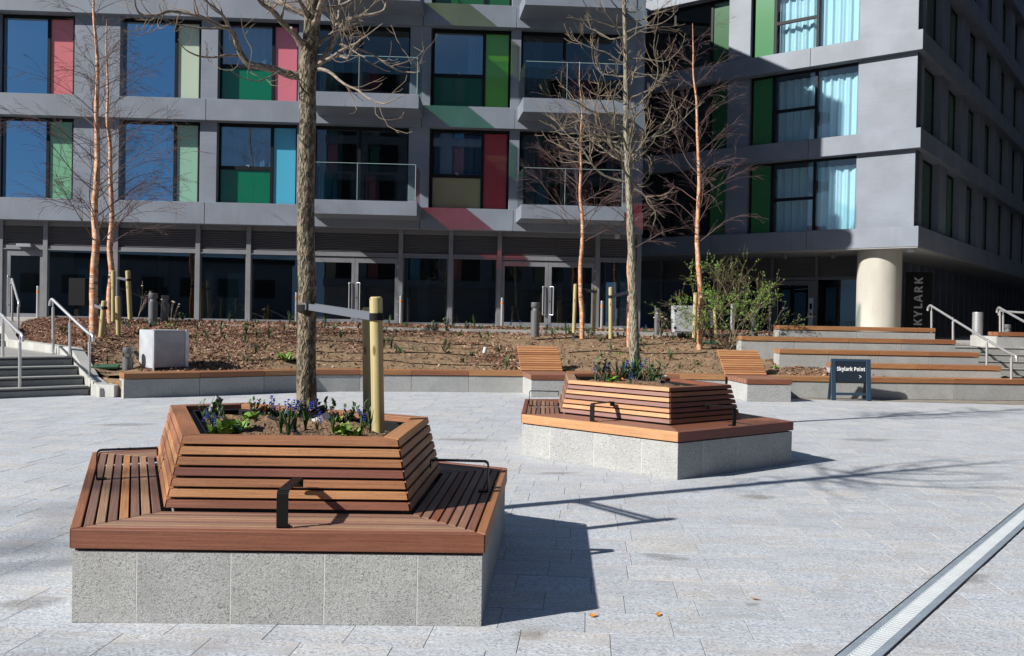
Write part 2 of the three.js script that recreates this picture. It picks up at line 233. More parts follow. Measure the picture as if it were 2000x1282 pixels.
// ------------------------------------------------------------------ plaza ground and paving stones
const plaza = structure('plaza', 'pale blue-grey granite paved square');
{ const g = new THREE.PlaneGeometry(1200, 1200); g.rotateX(-Math.PI / 2); g.translate(0, -0.02, 0);
  const m = part(plaza, 'ground', g, std({ color: lin(0.30, 0.30, 0.30), roughness: 0.95, map: rep(T_conc, 400, 400) })); m.userData.kind = 'structure';
  const j = new THREE.PlaneGeometry(60, 36); j.rotateX(-Math.PI / 2); j.translate(0, -0.006, -7); part(plaza, 'joint_sand', j, std({ color: lin(0.29, 0.265, 0.235), roughness: 1, map: rep(T_soil, 60, 36) })); }
{
  const A = -0.085, SW = 0.452, SD = 0.325, ca = Math.cos(A), sa = Math.sin(A), gap = 0.0032, bev = 0.0012;
  const stoneGeo = (w, d, k) => { const g = hexa([V(-w / 2, -0.03, -d / 2), V(-w / 2, -0.03, d / 2), V(-w / 2, 0, d / 2), V(-w / 2, 0, -d / 2), V(w / 2, -0.03, -d / 2), V(w / 2, -0.03, d / 2), V(w / 2, 0, d / 2), V(w / 2, 0, -d / 2)], bev, k * 0.731, k * 0.417); return g; };
  const lens = [0.40, 0.452, 0.50], variants = lens.map((l) => Array.from({ length: 6 }, (_, k) => stoneGeo(l - gap, SD - gap, k + 6 * l)));
  const near = [], far = new Map();
  for (let r = 0; r < 52; r++) {
    let x = -16 + rr(-0.4, 0);
    while (x < 18) {
      const li = Math.floor(rnd() * 3), l = lens[li], lx = x + l / 2, lz = -2.3 - (r + 0.5) * SD; x += l;
      const wx = lx * ca + lz * sa, wz = -lx * sa + lz * ca; const vi = Math.floor(rnd() * 6), ti = Math.floor(rnd() * 5), dy = rr(-0.0012, 0.0012), ty = rr(-0.0015, 0.0015);
      if (wz > -3.2 || wz < -20.4 || Math.abs(wx) > -wz * 0.66 + 1.5 || (wz < -16.6 && wx < -7.6)) continue;
      near.push({ li, vi, ti, wx, wz, dy, ty, size: 1 / (wz * wz) * (Math.abs(wx) < -wz * 0.6 && wz < -4.15 ? 1 : 0.02) });
    }
  }
  near.sort((a, b) => b.size - a.size);
  near.forEach((s, i) => {
    const g = variants[s.li][s.vi];
    if (i < 300) { const m = part(plaza, 'paving_stone', g, paveTones[s.ti]); m.position.set(s.wx, s.dy, s.wz); m.rotation.set(s.ty, A, s.ty * 0.7); }
    else { const c = g.clone(); c.rotateY(A); c.translate(s.wx, s.dy, s.wz); if (!far.has(s.ti)) far.set(s.ti, []); far.get(s.ti).push(c); }
  });
  for (const [t, a] of far) { const m = part(plaza, 'paving_field', a, paveTones[t]); m.userData.kind = 'stuff'; }
}
// dirt stains on the paving
{ const T_st = texture(256, 256, (u, v) => { const r = Math.hypot(u - 0.5, v - 0.5) * 2, n = fbm(u, v, 7, 7, 4, 700), f = noise(u * 90, v * 90, 90, 90, 701); return clamp((sstep(1.0, 0.15, r + 0.9 * (n - 0.5)) * 0.38) * (0.35 + 0.9 * f)); }, false);
  const m = std({ color: lin(0.20, 0.185, 0.165), roughness: 0.95, alphaMap: T_st, transparent: true, depthWrite: false });
  for (const [px, py, w, d] of [[1482, 972, 0.5, 0.3], [1356, 962, 0.22, 0.12], [1538, 902, 0.9, 0.35], [1470, 1182, 0.14, 0.08], [1300, 1090, 0.5, 0.22], [1880, 1130, 0.7, 0.3], [60, 1180, 0.5, 0.3], [1700, 860, 1.2, 0.5], [1090, 925, 0.6, 0.2], [1235, 840, 0.5, 0.3], [250, 830, 1.2, 0.5], [905, 860, 1.0, 0.4], [1040, 1240, 0.3, 0.2]]) { const q = at(px, py, 5), k = EYE.y / (EYE.y - q.y), p = EYE.clone().lerp(q, k), g = new THREE.PlaneGeometry(w, d); g.rotateX(-Math.PI / 2); g.rotateY(rr(-0.5, 0.5)); const o = part(plaza, 'stain', g, m); o.position.set(p.x, 0.0035, p.z); } }
// slot drain: two steel flanges, shallow channel painted dark as deep-slot shade and a grating of cross bars
{
  const p0 = at(1668, 1300, 4.22), p1 = at(2060, 955, 8.9); p0.y = p1.y = 0; const ax = V(1.63, 0, -4.2), dir = V(3.16, 0, -3.9).normalize(), L = 8;
  const t = thing('slot_drain', 'narrow galvanised slot drain running diagonally across the paving at the right', 'drain', [ax.x, 0, ax.z], Math.atan2(-dir.z, dir.x));
  part(t, 'channel', box(-1, L, -0.004, 0.0045, -0.05, 0.05), M.slotShade);
  part(t, 'flange', box(-1, L, -0.004, 0.008, -0.085, -0.042, 0.002), M.galvDark); part(t, 'flange', box(-1, L, -0.004, 0.008, 0.042, 0.085, 0.002), M.galvDark);
  part(t, 'edge_seal', [box(-1, L, -0.004, 0.0055, -0.094, -0.086), box(-1, L, -0.004, 0.0055, 0.086, 0.092)], M.rubber);
  const bars = []; for (let x = -1; x < L; x += 0.034) bars.push(box(x, x + 0.0195, 0.005, 0.0095, -0.041, 0.041)); for (const z of [-0.041, 0.041]) bars.push(box(-1, L, 0.0052, 0.0092, z - 0.003, z + 0.003));
  const g = part(t, 'grating', bars, M.galv); g.userData.kind = 'stuff';
}
// three scraps of orange petal on the paving
for (const [px, py, lab] of [[1157, 1204, 'orange scrap of petal at the tip of the nearer planter shadow'], [1285, 1202, 'orange scrap of petal on sunlit paving, middle one of three'], [1474, 1171, 'orange scrap of petal on open paving nearest the drain']]) {
  const d = at(px, py, 5), k = (EYE.y - 0.004) / (EYE.y - d.y); const p = EYE.clone().lerp(d, k); const g = new THREE.CircleGeometry(0.022, 7); g.rotateX(-1.45); g.scale(1.2, 1, 0.7); const pos = g.attributes.position; for (let i = 0; i < pos.count; i++) pos.setY(i, pos.getY(i) + 0.004 + 0.006 * Math.abs(Math.sin(i * 2.1)));
  g.computeVertexNormals(); const m = single('petal', g, std({ color: lin(0.62, 0.24, 0.03), roughness: 0.7, side: THREE.DoubleSide }), lab, 'petal', 'orange petal scraps on the paving', [p.x, 0.003, p.z]); m.rotation.y = rr(0, 3);
}

// ------------------------------------------------------------------ five-sided planter benches
function insetPoly(P, d) {
  const n = P.length, c = P.reduce((s, p) => [s[0] + p[0] / n, s[1] + p[1] / n], [0, 0]);
  const L = P.map((a, i) => { const b = P[(i + 1) % n], l = Math.hypot(b[0] - a[0], b[1] - a[1]), e = [(b[0] - a[0]) / l, (b[1] - a[1]) / l]; let m = [-e[1], e[0]]; if ((c[0] - a[0]) * m[0] + (c[1] - a[1]) * m[1] < 0) m = [-m[0], -m[1]]; return { p: [a[0] + m[0] * d, a[1] + m[1] * d], e }; });
  return L.map((l, i) => { const k = L[(i + n - 1) % n], det = k.e[0] * -l.e[1] + l.e[0] * k.e[1], dx = l.p[0] - k.p[0], dz = l.p[1] - k.p[1], t = (dx * -l.e[1] + l.e[0] * dz) / det; return [k.p[0] + k.e[0] * t, k.p[1] + k.e[1] * t]; });
}
const quadOf = (P, i, d0, d1, g = 0.0025) => { const a = insetPoly(P, d0), b = insetPoly(P, d1), n = P.length, j = (i + 1) % n; const l = Math.hypot(a[j][0] - a[i][0], a[j][1] - a[i][1]), e = [(a[j][0] - a[i][0]) / l * g, (a[j][1] - a[i][1]) / l * g]; return [[a[i][0] + e[0], a[i][1] + e[1]], [a[j][0] - e[0], a[j][1] - e[1]], [b[j][0] - e[0], b[j][1] - e[1]], [b[i][0] + e[0], b[i][1] + e[1]]]; };
function planterBench(label, Pw, tones, arms, RIM) {
  const c = Pw.reduce((s, p) => [s[0] + p[0] / 5, s[1] + p[1] / 5], [0, 0]), P = Pw.map((p) => [p[0] - c[0], p[1] - c[1]]);
  const t = thing('planter_bench', label, 'planter bench', [c[0], 0, c[1]]);
  const polyShape = (d, y) => { const q = insetPoly(P, d), s = new THREE.Shape(q.map((p) => new THREE.Vector2(p[0], -p[1]))); const g = new THREE.ShapeGeometry(s); g.rotateX(-Math.PI / 2); g.translate(0, y, 0); return g; };
  for (let i = 0; i < 5; i++) {
    const a = P[i], b = P[(i + 1) % 5], len = Math.hypot(b[0] - a[0], b[1] - a[1]);
    // granite slabs of the base
    const q = quadOf(P, i, 0.014, 0.08, 0), n = Math.max(2, Math.round(len / 0.47)), cuts = [0]; for (let k = 1; k < n; k++) cuts.push((k - 0.32) / (n - 0.32 - 0.3)); cuts.push(1);
    for (let k = 0; k < n; k++) { const t0 = Math.min(1, cuts[k]), t1 = Math.min(1, cuts[k + 1]), f = (u, v, s) => [lerp(u[0], v[0], s), lerp(u[1], v[1], s)], e = 0.0016 / len; part(t, 'granite_slab', plank([f(q[0], q[1], k ? t0 + e : t0), f(q[0], q[1], k < n - 1 ? t1 - e : t1), f(q[3], q[2], k < n - 1 ? t1 - e : t1), f(q[3], q[2], k ? t0 + e : t0)], 0, 0.368, 0.002, rr(0, 3), rr(0, 3)), granTones[Math.floor(rnd() * 3)]); }
    part(t, 'mortar', plank(quadOf(P, i, 0.0148, 0.06, 0.004), 0.001, 0.366), std({ color: lin(0.54, 0.53, 0.51), roughness: 0.9 }));
    // seat: deep front board, then seven slats
    const seatTone = (k) => tones.seat(i, k), bo = () => rr(0, 2);
    part(t, 'front_board', plank(quadOf(P, i, 0, 0.05, 0.004), 0.383, 0.482, 0.0035, bo(), bo()), tones.front(i));
    for (let k = 0; k < 7; k++) part(t, 'seat_slat', plank(quadOf(P, i, 0.062 + k * 0.056, 0.062 + k * 0.056 + 0.045), 0.444, 0.481, 0.003, bo(), bo()), seatTone(k));
    // raked back: six slats and the rim board
    const back = (y) => 0.455 + (y - 0.49) * 0.24, h0 = 0.497, pit = (RIM - h0 + 0.0145) / 7;
    for (let k = 0; k < 6; k++) { const y0 = h0 + k * pit, y1 = y0 + pit - 0.0145, o = quadOf(P, i, back(y0), back(y0) + 0.032, 0.006), u = quadOf(P, i, back(y1), back(y1) + 0.032, 0.006); const W = (p, y) => V(p[0], y, p[1]); part(t, 'back_slat', hexa([W(o[0], y0), W(o[3], y0), W(u[3], y1), W(u[0], y1), W(o[1], y0), W(o[2], y0), W(u[2], y1), W(u[1], y1)], 0.003, bo(), bo()), tones.back(i, k)); }
    { const yb = RIM - pit + 0.0145, yt = RIM, o = quadOf(P, i, back(yb), back(RIM) + 0.105, 0.0035), u = quadOf(P, i, back(yt), back(RIM) + 0.105, 0.0035), W = (p, y) => V(p[0], y, p[1]); part(t, 'rim_board', hexa([W(o[0], yb), W(o[3], yb), W(u[3], yt), W(u[0], yt), W(o[1], yb), W(o[2], yb), W(u[2], yt), W(u[1], yt)], 0.003, bo(), bo()), tones.back(i, 6)); }
    part(t, 'liner', plank(quadOf(P, i, back(RIM) + 0.107, back(RIM) + 0.165, 0), RIM - 0.30, RIM - 0.035, 0.004), M.rubber);
    part(t, 'back_lining', (() => { const o = quadOf(P, i, 0.50, 0.52, 0), u = quadOf(P, i, back(RIM) + 0.04, back(RIM) + 0.06, 0), W = (p, y) => V(p[0], y, p[1]); return hexa([W(o[0], 0.40), W(o[3], 0.40), W(u[3], RIM - 0.06), W(u[0], RIM - 0.06), W(o[1], 0.40), W(o[2], 0.40), W(u[2], RIM - 0.06), W(u[1], RIM - 0.06)]); })(), M.void);
    // flat steel arm: foot, upright, horizontal, back plate
    const arm = arms[i]; if (arm !== undefined) {
      const e = [(b[0] - a[0]) / len, (b[1] - a[1]) / len], qi = quadOf(P, i, 0, 1, 0); let m = [-e[1], e[0]]; if (m[0] * (0 - a[0]) + m[1] * (0 - a[1]) < 0) m = [-m[0], -m[1]];
      const o = [a[0] + e[0] * len * arm, a[1] + e[1] * len * arm], w = 0.03, th = 0.008, R = 0.026, H = 0.19, D = 0.37, y0 = 0.482;
      const prof = [[0.075 + 0.05, 0], [0.075, 0]]; const path = [[0.135, 0], [0.075, 0], [0.075, H - R]]; for (let k = 1; k <= 5; k++) { const an = k / 5 * Math.PI / 2; path.push([0.075 + R - R * Math.cos(an), H - R + R * Math.sin(an)]); } path.push([0.075 + D, H], [0.075 + D, H - 0.05]);
      const geo = []; for (let k = 0; k < path.length - 1; k++) { const [d0, h0_] = path[k], [d1, h1_] = path[k + 1], dl = Math.hypot(d1 - d0, h1_ - h0_), nx = -(h1_ - h0_) / dl * th / 2, ny = (d1 - d0) / dl * th / 2; const W = (d, h, s) => V(o[0] + m[0] * d + e[0] * s, y0 + 0.005 + h, o[1] + m[1] * d + e[1] * s); geo.push(hexa([W(d0 - nx, h0_ - ny, -w), W(d0 - nx, h0_ - ny, w), W(d0 + nx, h0_ + ny, w), W(d0 + nx, h0_ + ny, -w), W(d1 - nx, h1_ - ny, -w), W(d1 - nx, h1_ - ny, w), W(d1 + nx, h1_ + ny, w), W(d1 + nx, h1_ + ny, -w)], 0.001)); }
      const am = part(t, 'armrest', geo, M.black); const bolts = []; for (const s of [-0.014, 0.014]) for (const d of [0.13, 0.2]) { const g = new THREE.CylinderGeometry(0.006, 0.006, 0.004, 10); g.translate(o[0] + m[0] * (0.075 + d) + e[0] * s, y0 + 0.005 + H + 0.005, o[1] + m[1] * (0.075 + d) + e[1] * s); bolts.push(g); } part(am, 'bolt', bolts, M.rubber);
    }
  }
  part(t, 'base_core', [polyShape(0.06, 0.36), polyShape(0.30, 0.40)], M.void);
  // soil, mounded and lumpy
  const ri = insetPoly(P, 0.455 + (RIM - 0.49) * 0.24 + 0.13), pos = [], idx = [], uv = [], NR = 26, NS = 90, top = RIM - 0.115;
  const edge = (s) => { const f = s * 5, k = Math.floor(f) % 5, u = f - Math.floor(f), p = ri[k], q = ri[(k + 1) % 5]; return [lerp(p[0], q[0], u), lerp(p[1], q[1], u)]; };
  const cc = ri.reduce((s, p) => [s[0] + p[0] / 5, s[1] + p[1] / 5], [0, 0]);
  const soilH = (x, z, f) => top + 0.09 * (1 - f * f) + 0.075 * (fbm(mod(x, 8) / 8, mod(z, 8) / 8, 48, 48, 4, 301) - 0.5) * (1 - 0.4 * f) + 0.05 * (fbm(mod(x, 8) / 8, mod(z, 8) / 8, 160, 160, 2, 302) - 0.5);
  for (let i = 0; i <= NR; i++) for (let s = 0; s <= NS; s++) { const f = i / NR, e = edge(s / NS), x = lerp(cc[0], e[0], f), z = lerp(cc[1], e[1], f); pos.push(x, soilH(x, z, f), z); uv.push(x, z); if (i < NR && s < NS) { const a = i * (NS + 1) + s; idx.push(a, a + 1, a + NS + 1, a + 1, a + NS + 2, a + NS + 1); } }
  const g = new THREE.BufferGeometry(); g.setAttribute('position', new THREE.Float32BufferAttribute(pos, 3)); g.setAttribute('uv', new THREE.Float32BufferAttribute(uv, 2)); g.setIndex(idx); g.computeVertexNormals();
  part(t, 'soil', g, std({ map: T_soil, color: lin(0.21, 0.13, 0.075), roughness: 1, bumpMap: T_soilH, bumpScale: 0.04, side: THREE.DoubleSide }));
  const groundAt = (wx, wz) => { const x = wx - c[0], z = wz - c[1], an = Math.atan2(z - cc[1], x - cc[0]); let best = 9, fr = 1; for (let s = 0; s < 240; s++) { const e = edge(s / 240), b = Math.atan2(e[1] - cc[1], e[0] - cc[0]), d = Math.abs(mod(b - an + Math.PI, 2 * Math.PI) - Math.PI); if (d < best) { best = d; fr = Math.hypot(x - cc[0], z - cc[1]) / Math.hypot(e[0] - cc[0], e[1] - cc[1]); } } return { y: soilH(x, z, Math.min(1, fr)), f: fr }; };
  return { t, center: [cc[0] + c[0], cc[1] + c[1]], groundAt, rim: ri.map((p) => [p[0] + c[0], p[1] + c[1]]) };
}
const NEAR = planterBench('nearer five-sided timber bench round a tree, on pale granite slabs', [[-2.234, -4.547], [-0.117, -4.601], [-0.015, -6.652], [-2.122, -7.707], [-3.284, -7.035]],
  { front: (i) => W_near[[1, 0, 1, 1, 5][i]], seat: (i, k) => i === 4 ? (k === 3 ? W_near[3] : W_grey[(k * 3 + i) % 4]) : i === 1 ? pick([W_grey[1], W_near[1], W_near[4]])   : pick([W_grey[4], W_grey[1], W_grey[0], W_near[5], W_grey[3]]), back: (i, k) => i === 0 ? W_near[[1, 3, 0, 2, 0, 3, 0][k]] : i === 4 ? [W_near[0], W_near[3], W_near[5]][k % 3] : pick(W_near) }, { 0: 0.5, 1: 0.55, 4: 0.47 }, 0.89);
const FAR = planterBench('farther five-sided timber bench with striped pale and plum slats round a tree', [[0.125, -10.379], [1.688, -8.961], [3.221, -10.156], [2.013, -12.724], [0.198, -12.354]],
  { front: (i) => i === 0 ? W_tan[0] : W_near[2], seat: (i, k) => i === 4 ? W_grey[k % 4] : i === 0 ? W_near[4] : W_near[1], back: (i, k) => i === 0 ? [W_plum[0], W_tan[0], W_tan[1], W_plum[0], W_tan[0], W_plum[0], W_tan[0]][k] : i === 4 ? W_grey[(k + 1) % 4] : W_near[[0, 1, 2, 2, 1, 5, 1][k]] }, { 0: 0.46, 1: 0.5, 4: 0.5 }, 0.875);

// ------------------------------------------------------------------ benches along the planted bank
function benchRun(parent, F, H, D, tones, cut = 2.0, baseH = 0) {
  // F: front line [x,z]...; slats follow it, slabs stand under it
  const n = F.length, off = (d) => F.map((p, i) => { const a = F[Math.max(0, i - 1)], b = F[Math.min(n - 1, i + 1)], l = Math.hypot(b[0] - a[0], b[1] - a[1]); return [p[0] + (b[1] - a[1]) / l * d, p[1] - (b[0] - a[0]) / l * d]; });
  const NS = 8, pit = D / NS;
  for (let i = 0; i < n - 1; i++) {
    const L = Math.hypot(F[i + 1][0] - F[i][0], F[i + 1][1] - F[i][1]), m = Math.max(1, Math.round(L / cut));
    for (let s = 0; s < m; s++) {
      const tone = tones[(i + s) % tones.length]; const q = (d0, d1, y0, y1, b) => { const A = off(d0), B = off(d1), e = 0.0035 / L, f = (u, t) => [lerp(u[i][0], u[i + 1][0], t), lerp(u[i][1], u[i + 1][1], t)]; return plank([f(A, s / m + e), f(A, (s + 1) / m - e), f(B, (s + 1) / m - e), f(B, s / m + e)], y0, y1, b, rr(0, 2), rr(0, 2)); };
      for (let k = 0; k < NS; k++) part(parent, k ? 'slat' : 'front_slat', q(k * pit, (k + 1) * pit - 0.01, k ? H - 0.1 + 0.002 : H - 0.1, H - (k % 2) * 0.0006, 0.003), k < 2 ? tone : pick(tones));
      part(parent, 'granite_slab', q(0.02, D - 0.02, baseH, H - 0.112, 0.003), granTones[(i + s) % 3]);
    }
  }
}
const bankBench = thing('bank_bench', 'long low slatted timber bench curving along the foot of the planted bank', 'bench');
benchRun(bankBench, [[-7.04, -16.26], [-5.9, -16.98], [-4.9, -17.78], [-4.15, -18.36], [-3.15, -18.68], [-2.1, -18.85], [-0.9, -19.0], [0.27, -19.12]], 0.455, 0.52, W_bench);
benchRun(bankBench, [[1.22, -19.15], [2.4, -19.2], [3.6, -19.15], [4.58, -19.1]], 0.455, 0.52, W_bench);
benchRun(bankBench, [[5.56, -19.12], [7.7, -19.2], [9.6, -19.36], [11.6, -19.54], [13.6, -19.72]], 0.455, 0.52, [W_bench[2], W_bench[0], W_bench[3]]);
function chaise(label, x, z, turn) {
  const t = thing('lounger_bench', label, 'lounger bench', [x, 0, z], turn, 'timber loungers set into the bank bench');
  part(t, 'granite_base', box(0.012, 0.93, 0, 0.345, -1.46, -0.012, 0.004), granTones[1]);
  const N = 24, pit = 1.46 / N; for (let k = 0; k < N; k++) part(t, 'seat_slat', box(0, 0.945, k ? 0.36 : 0.355, 0.455 - (k % 2) * 0.0007, -pit * (k + 1) + 0.007, -pit * k, 0.003, rr(0, 2), rr(0, 2)), k % 3 ? W_grey[1] : W_near[1]);
  const B = 11, a = 0.88, c = Math.cos(a), s = Math.sin(a); // raked back, slats across
  for (let k = 0; k < B; k++) { const d0 = 0.03 + k * 0.073, d1 = d0 + 0.06; const Q = (d, o) => [0.455 + d * c + o * s * 0.9, -1.27 - d * s * 0.92 + o * c * 0.9]; const [ya, za] = Q(d0, 0), [yb, zb] = Q(d1, 0), [yc, zc] = Q(d1, -0.05), [yd, zd] = Q(d0, -0.05); part(t, 'back_slat', hexa([V(0, ya, za), V(0, yb, zb), V(0, yc, zc), V(0, yd, zd), V(0.925, ya, za), V(0.925, yb, zb), V(0.925, yc, zc), V(0.925, yd, zd)], 0.004, rr(0, 2), rr(0, 2)), [W_tan[1], W_near[3], W_near[0], W_near[3], W_tan[1]][k % 5]); }
  part(t, 'back_frame', [0.12, 0.8].map((x0) => hexa([V(x0, 0.42, -1.31), V(x0 + 0.05, 0.42, -1.31), V(x0 + 0.05, 0.42, -1.40), V(x0, 0.42, -1.40), V(x0, 0.97, -1.93), V(x0 + 0.05, 0.97, -1.93), V(x0 + 0.05, 0.90, -1.97), V(x0, 0.90, -1.97)])), M.galvDark);
  return t;
}
chaise('timber lounger with raked slatted back directly behind the farther planter bench, left one', 0.40, -18.08, 0.15);
chaise('timber lounger with raked slatted back beside the navy sign, right one', 4.74, -17.98, 0.10);

// stepped seating tiers at the right
const tierSpec = [[7.15, 10.92, 0.725, 'lowest seat tier above the bank bench, partly behind the navy sign'], [6.15, 10.78, 0.995, 'second seat tier up, its slatted end standing in the mulch'], [5.45, 10.58, 1.265, 'third seat tier up, its left end behind the leafy shrub'], [6.55, 10.42, 1.535, 'topmost seat tier at the foot of the round column']];
tierSpec.forEach(([x0, x1, h, label], i) => { const z = -19.86 - i * 0.7; const t = thing('seat_tier', label, 'seating step'); benchRun(t, [[x0, z], [lerp(x0, x1, 0.5), z - 0.03], [x1, z - 0.06]], h, 0.46, [W_bench[2], W_bench[0], W_bench[3], W_bench[1]], 1.35, 0.2); });
[[12.15, 1.47, -22.4], [12.75, 1.2, -21.75], [12.95, 0.93, -21.1]].forEach(([x0, h, z], i) => { const t = thing('seat_tier', ['upper timber capped tier right of the stair, at the right edge', 'middle timber capped tier right of the stair, at the right edge', 'lower timber capped tier right of the stair, at the right edge'][i], 'seating step'); benchRun(t, [[x0, z], [x0 + 2.4, z - 0.05]], h, 0.46, [W_bench[1], W_bench[0]], 1.2, 0.2); part(t, 'side_wall', box(x0 - 0.015, x0 + 0.02, 0.2, h - 0.11, z - 1.3, z - 0.02), M.kerb); });
// right stair
{ const t = thing('stone_stair', 'pale stone steps with dark nosings at the right, beside the seat tiers', 'stair');
  for (let k = 0; k < 7; k++) { const z = -19.95 - k * 0.38, y = 0.155 * (k + 1); part(t, 'step', box(10.3, 13.3, Math.max(0, y - 0.155), y, z - (k === 6 ? 5.2 : 0.7), z, 0.006, k * 0.7, k * 0.3), M.step); part(t, 'nosing_strip', box(10.32, 13.28, y - 0.045, y - 0.018, z - 0.01, z + 0.003), M.nosing); }
  part(t, 'stone_base', box(10.3, 13.3, -0.01, 0.14, -21, -19.98), M.step); }
// left stair: two flights turned away to the left, with cheek wall
const LS = { o: V(-7.95, 0, -16.85), a: V(-0.67, 0, -0.742), r: V(-0.742, 0, 0.67) };
const lsP = (d, w, y) => LS.o.clone().addScaledVector(LS.a, d).addScaledVector(LS.r, w).setY(y);
{ const t = thing('stone_stair', 'grey stone stair of two flights at the left edge with steel handrails', 'stair');
  const slab = (d0, d1, y0, y1, w0 = 0, w1 = 5.5, b = 0.006) => hexa([lsP(d0, w0, y0), lsP(d1, w0, y0), lsP(d1, w0, y1), lsP(d0, w0, y1), lsP(d0, w1, y0), lsP(d1, w1, y0), lsP(d1, w1, y1), lsP(d0, w1, y1)], b, d0, d0);
  for (let k = 0; k < 4; k++) { part(t, 'step', slab(k * 0.35, k === 3 ? 6.4 : k * 0.35 + 0.6, 0.17 * k, 0.17 * (k + 1)), M.step); part(t, 'nosing_strip', slab(k * 0.35 - 0.003, k * 0.35 + 0.01, 0.17 * (k + 1) - 0.06, 0.17 * (k + 1) - 0.03, 0.02, 5.4, 0), M.nosing); }
  for (let k = 0; k < 4; k++) { part(t, 'step', slab(6.4 + k * 0.35, 6.4 + (k === 3 ? 4.0 : k * 0.35 + 0.6), 0.5, 0.68 + 0.155 * (k + 1)), M.step); part(t, 'nosing_strip', slab(6.4 + k * 0.35 - 0.003, 6.4 + k * 0.35 + 0.01, 0.68 + 0.155 * (k + 1) - 0.06, 0.68 + 0.155 * (k + 1) - 0.03, 0.02, 5.4, 0), M.nosing); }
  const w = thing('cheek_wall', 'pale stone kerb wall between the left stair and the bark mulch', 'wall');
  const prof = [[-0.55, 0.16], [-0.3, 0.24], [0.15, 0.32], [1.2, 0.84], [6.1, 0.86], [7.6, 1.40], [9.5, 1.42]];
  part(w, 'coping_stone', plank([[-7.78, -16.62], [-7.28, -16.42], [-7.2, -16.95], [-7.7, -17.2]], 0, 0.22, 0.006), M.kerb);
  for (let k = 0; k < prof.length - 1; k++) { const [d0, y0] = prof[k], [d1, y1] = prof[k + 1]; part(w, 'coping_stone', hexa([lsP(d0 + 0.003, -0.02, -0.01), lsP(d0 + 0.003, -0.24, -0.01), lsP(d0 + 0.003, -0.24, y0), lsP(d0 + 0.003, -0.02, y0), lsP(d1 - 0.003, -0.02, -0.01), lsP(d1 - 0.003, -0.24, -0.01), lsP(d1 - 0.003, -0.24, y1), lsP(d1 - 0.003, -0.02, y1)], 0.006, k, k * 0.4), M.kerb); } }
// handrails: posts (top and foot) and a rail that turns down at both ends
function handrail(label, posts, rail, r = 0.029) {
  const t = thing('handrail', label, 'handrail'); const P = smooth(rail, 60); part(t, 'rail', tube(P, r, 12), M.steel);
  for (const [foot, top] of posts) { const q = part(t, 'post', tube([foot, foot.clone().lerp(top, 0.86)], r * 0.95, 12), M.steel); part(q, 'pin', tube([foot.clone().lerp(top, 0.86), top], r * 0.45, 8), M.steel); part(q, 'foot_plate', cyl(r * 2.2, r * 2.2, foot.y, foot.y + 0.012, 16, foot.x, foot.z), M.steel); }
}
const hook = (top, bot, out = 0.14, dn = 0.12) => { const d = bot.clone().sub(top); d.y = 0; d.normalize(); return [top.clone().addScaledVector(d, -out - 0.02).add(V(0, -dn, 0)), top.clone().addScaledVector(d, -out - 0.015).add(V(0, -dn * 0.45, 0)), top.clone().addScaledVector(d, -out + 0.05).add(V(0, 0.005, 0)), top.clone().addScaledVector(d, -0.03).add(V(0, 0.01, 0)), top, bot, bot.clone().addScaledVector(d, 0.1).add(V(0, -0.015, 0)), bot.clone().addScaledVector(d, 0.17).add(V(0, -0.06, 0)), bot.clone().addScaledVector(d, 0.18).add(V(0, -0.15, 0))]; };
const hr = (pts, zs, lab) => { const P = pts.map(([px, yt, yb], i) => [at(px, yb, zs[i]), at(px, yt, zs[i])]); handrail(lab, P, hook(P[0][1], P[P.length - 1][1])); };
hr([[103, 586, 691], [136, 614, 729], [174, 652, 770]], [18.3, 17.7, 17.07], 'steel handrail at the bark mulch side of the lower left flight');
hr([[-26, 586, 690], [5, 614, 732], [38, 651, 775]], [17.9, 17.1, 16.3], 'steel handrail in the middle of the lower left flight, cut by the left edge');
hr([[23, 546, 628], [35, 588, 672]], [24.0, 22.4], 'steel handrail up the upper left flight in front of the glass door');
hr([[1820, 598, 668], [1862, 620, 676], [1928, 662, 722], [1976, 692, 748]], [22.7, 21.7, 20.4, 19.6], 'long steel handrail beside the seat tiers, next to the big steel bollard');
hr([[1954, 602, 674], [2010, 628, 704], [2060, 660, 740]], [22.9, 21.4, 20.2], 'steel handrail far right of the stair, front one of two at the edge');
hr([[1960, 608, 664], [2015, 612, 668]], [25.2, 24.2], 'short level steel handrail at the right edge behind the front one');

// ------------------------------------------------------------------ planted bank
const pl = (T, x) => { if (x <= T[0][0]) return T[0][1]; for (let i = 1; i < T.length; i++) if (x <= T[i][0]) return lerp(T[i - 1][1], T[i][1], (x - T[i - 1][0]) / (T[i][0] - T[i - 1][0])); return T[T.length - 1][1]; };
const bedF = (x) => pl([[-13.4, -24.6], [-12.3, -22.2], [-8.6, -17.9], [-7.75, -17.05], [-7.3, -16.85], [-6.2, -17.42], [-5.2, -18.2], [-4.4, -18.82], [-3.3, -19.15], [-2.1, -19.32], [0.3, -19.6], [4.6, -19.62], [12, -20]], x);
const bedB = (x) => pl([[-13.4, -25.0], [-11, -25.9], [-9, -26.2], [-6, -26.3], [0, -26.5], [4, -26.6], [9, -26.2]], x);
const bedBase = (x) => pl([[-13.4, 1.30], [-12.2, 0.86], [-8.9, 0.82], [-7.75, 0.36], [-7, 0.40]], x);
const bedLump = (x, z) => 0.07 * (fbm(mod(x, 32) / 32, mod(z, 32) / 32, 24, 24, 3, 400) - 0.5) + 0.05 * (fbm(mod(x, 32) / 32, mod(z, 32) / 32, 128, 128, 3, 401) - 0.5);
const bedH = (x, z) => { const f = bedF(x), t = clamp((f - z) / Math.max(0.3, f - bedB(x))), b = bedBase(x); return b + (1.33 - b) * (1 - Math.pow(1 - t, 1.55)) + bedLump(x, z) * Math.min(1, t * 8 + 0.2); };
const bed = structure('planting_bank', 'bare brown soil bank sloping up to the building');
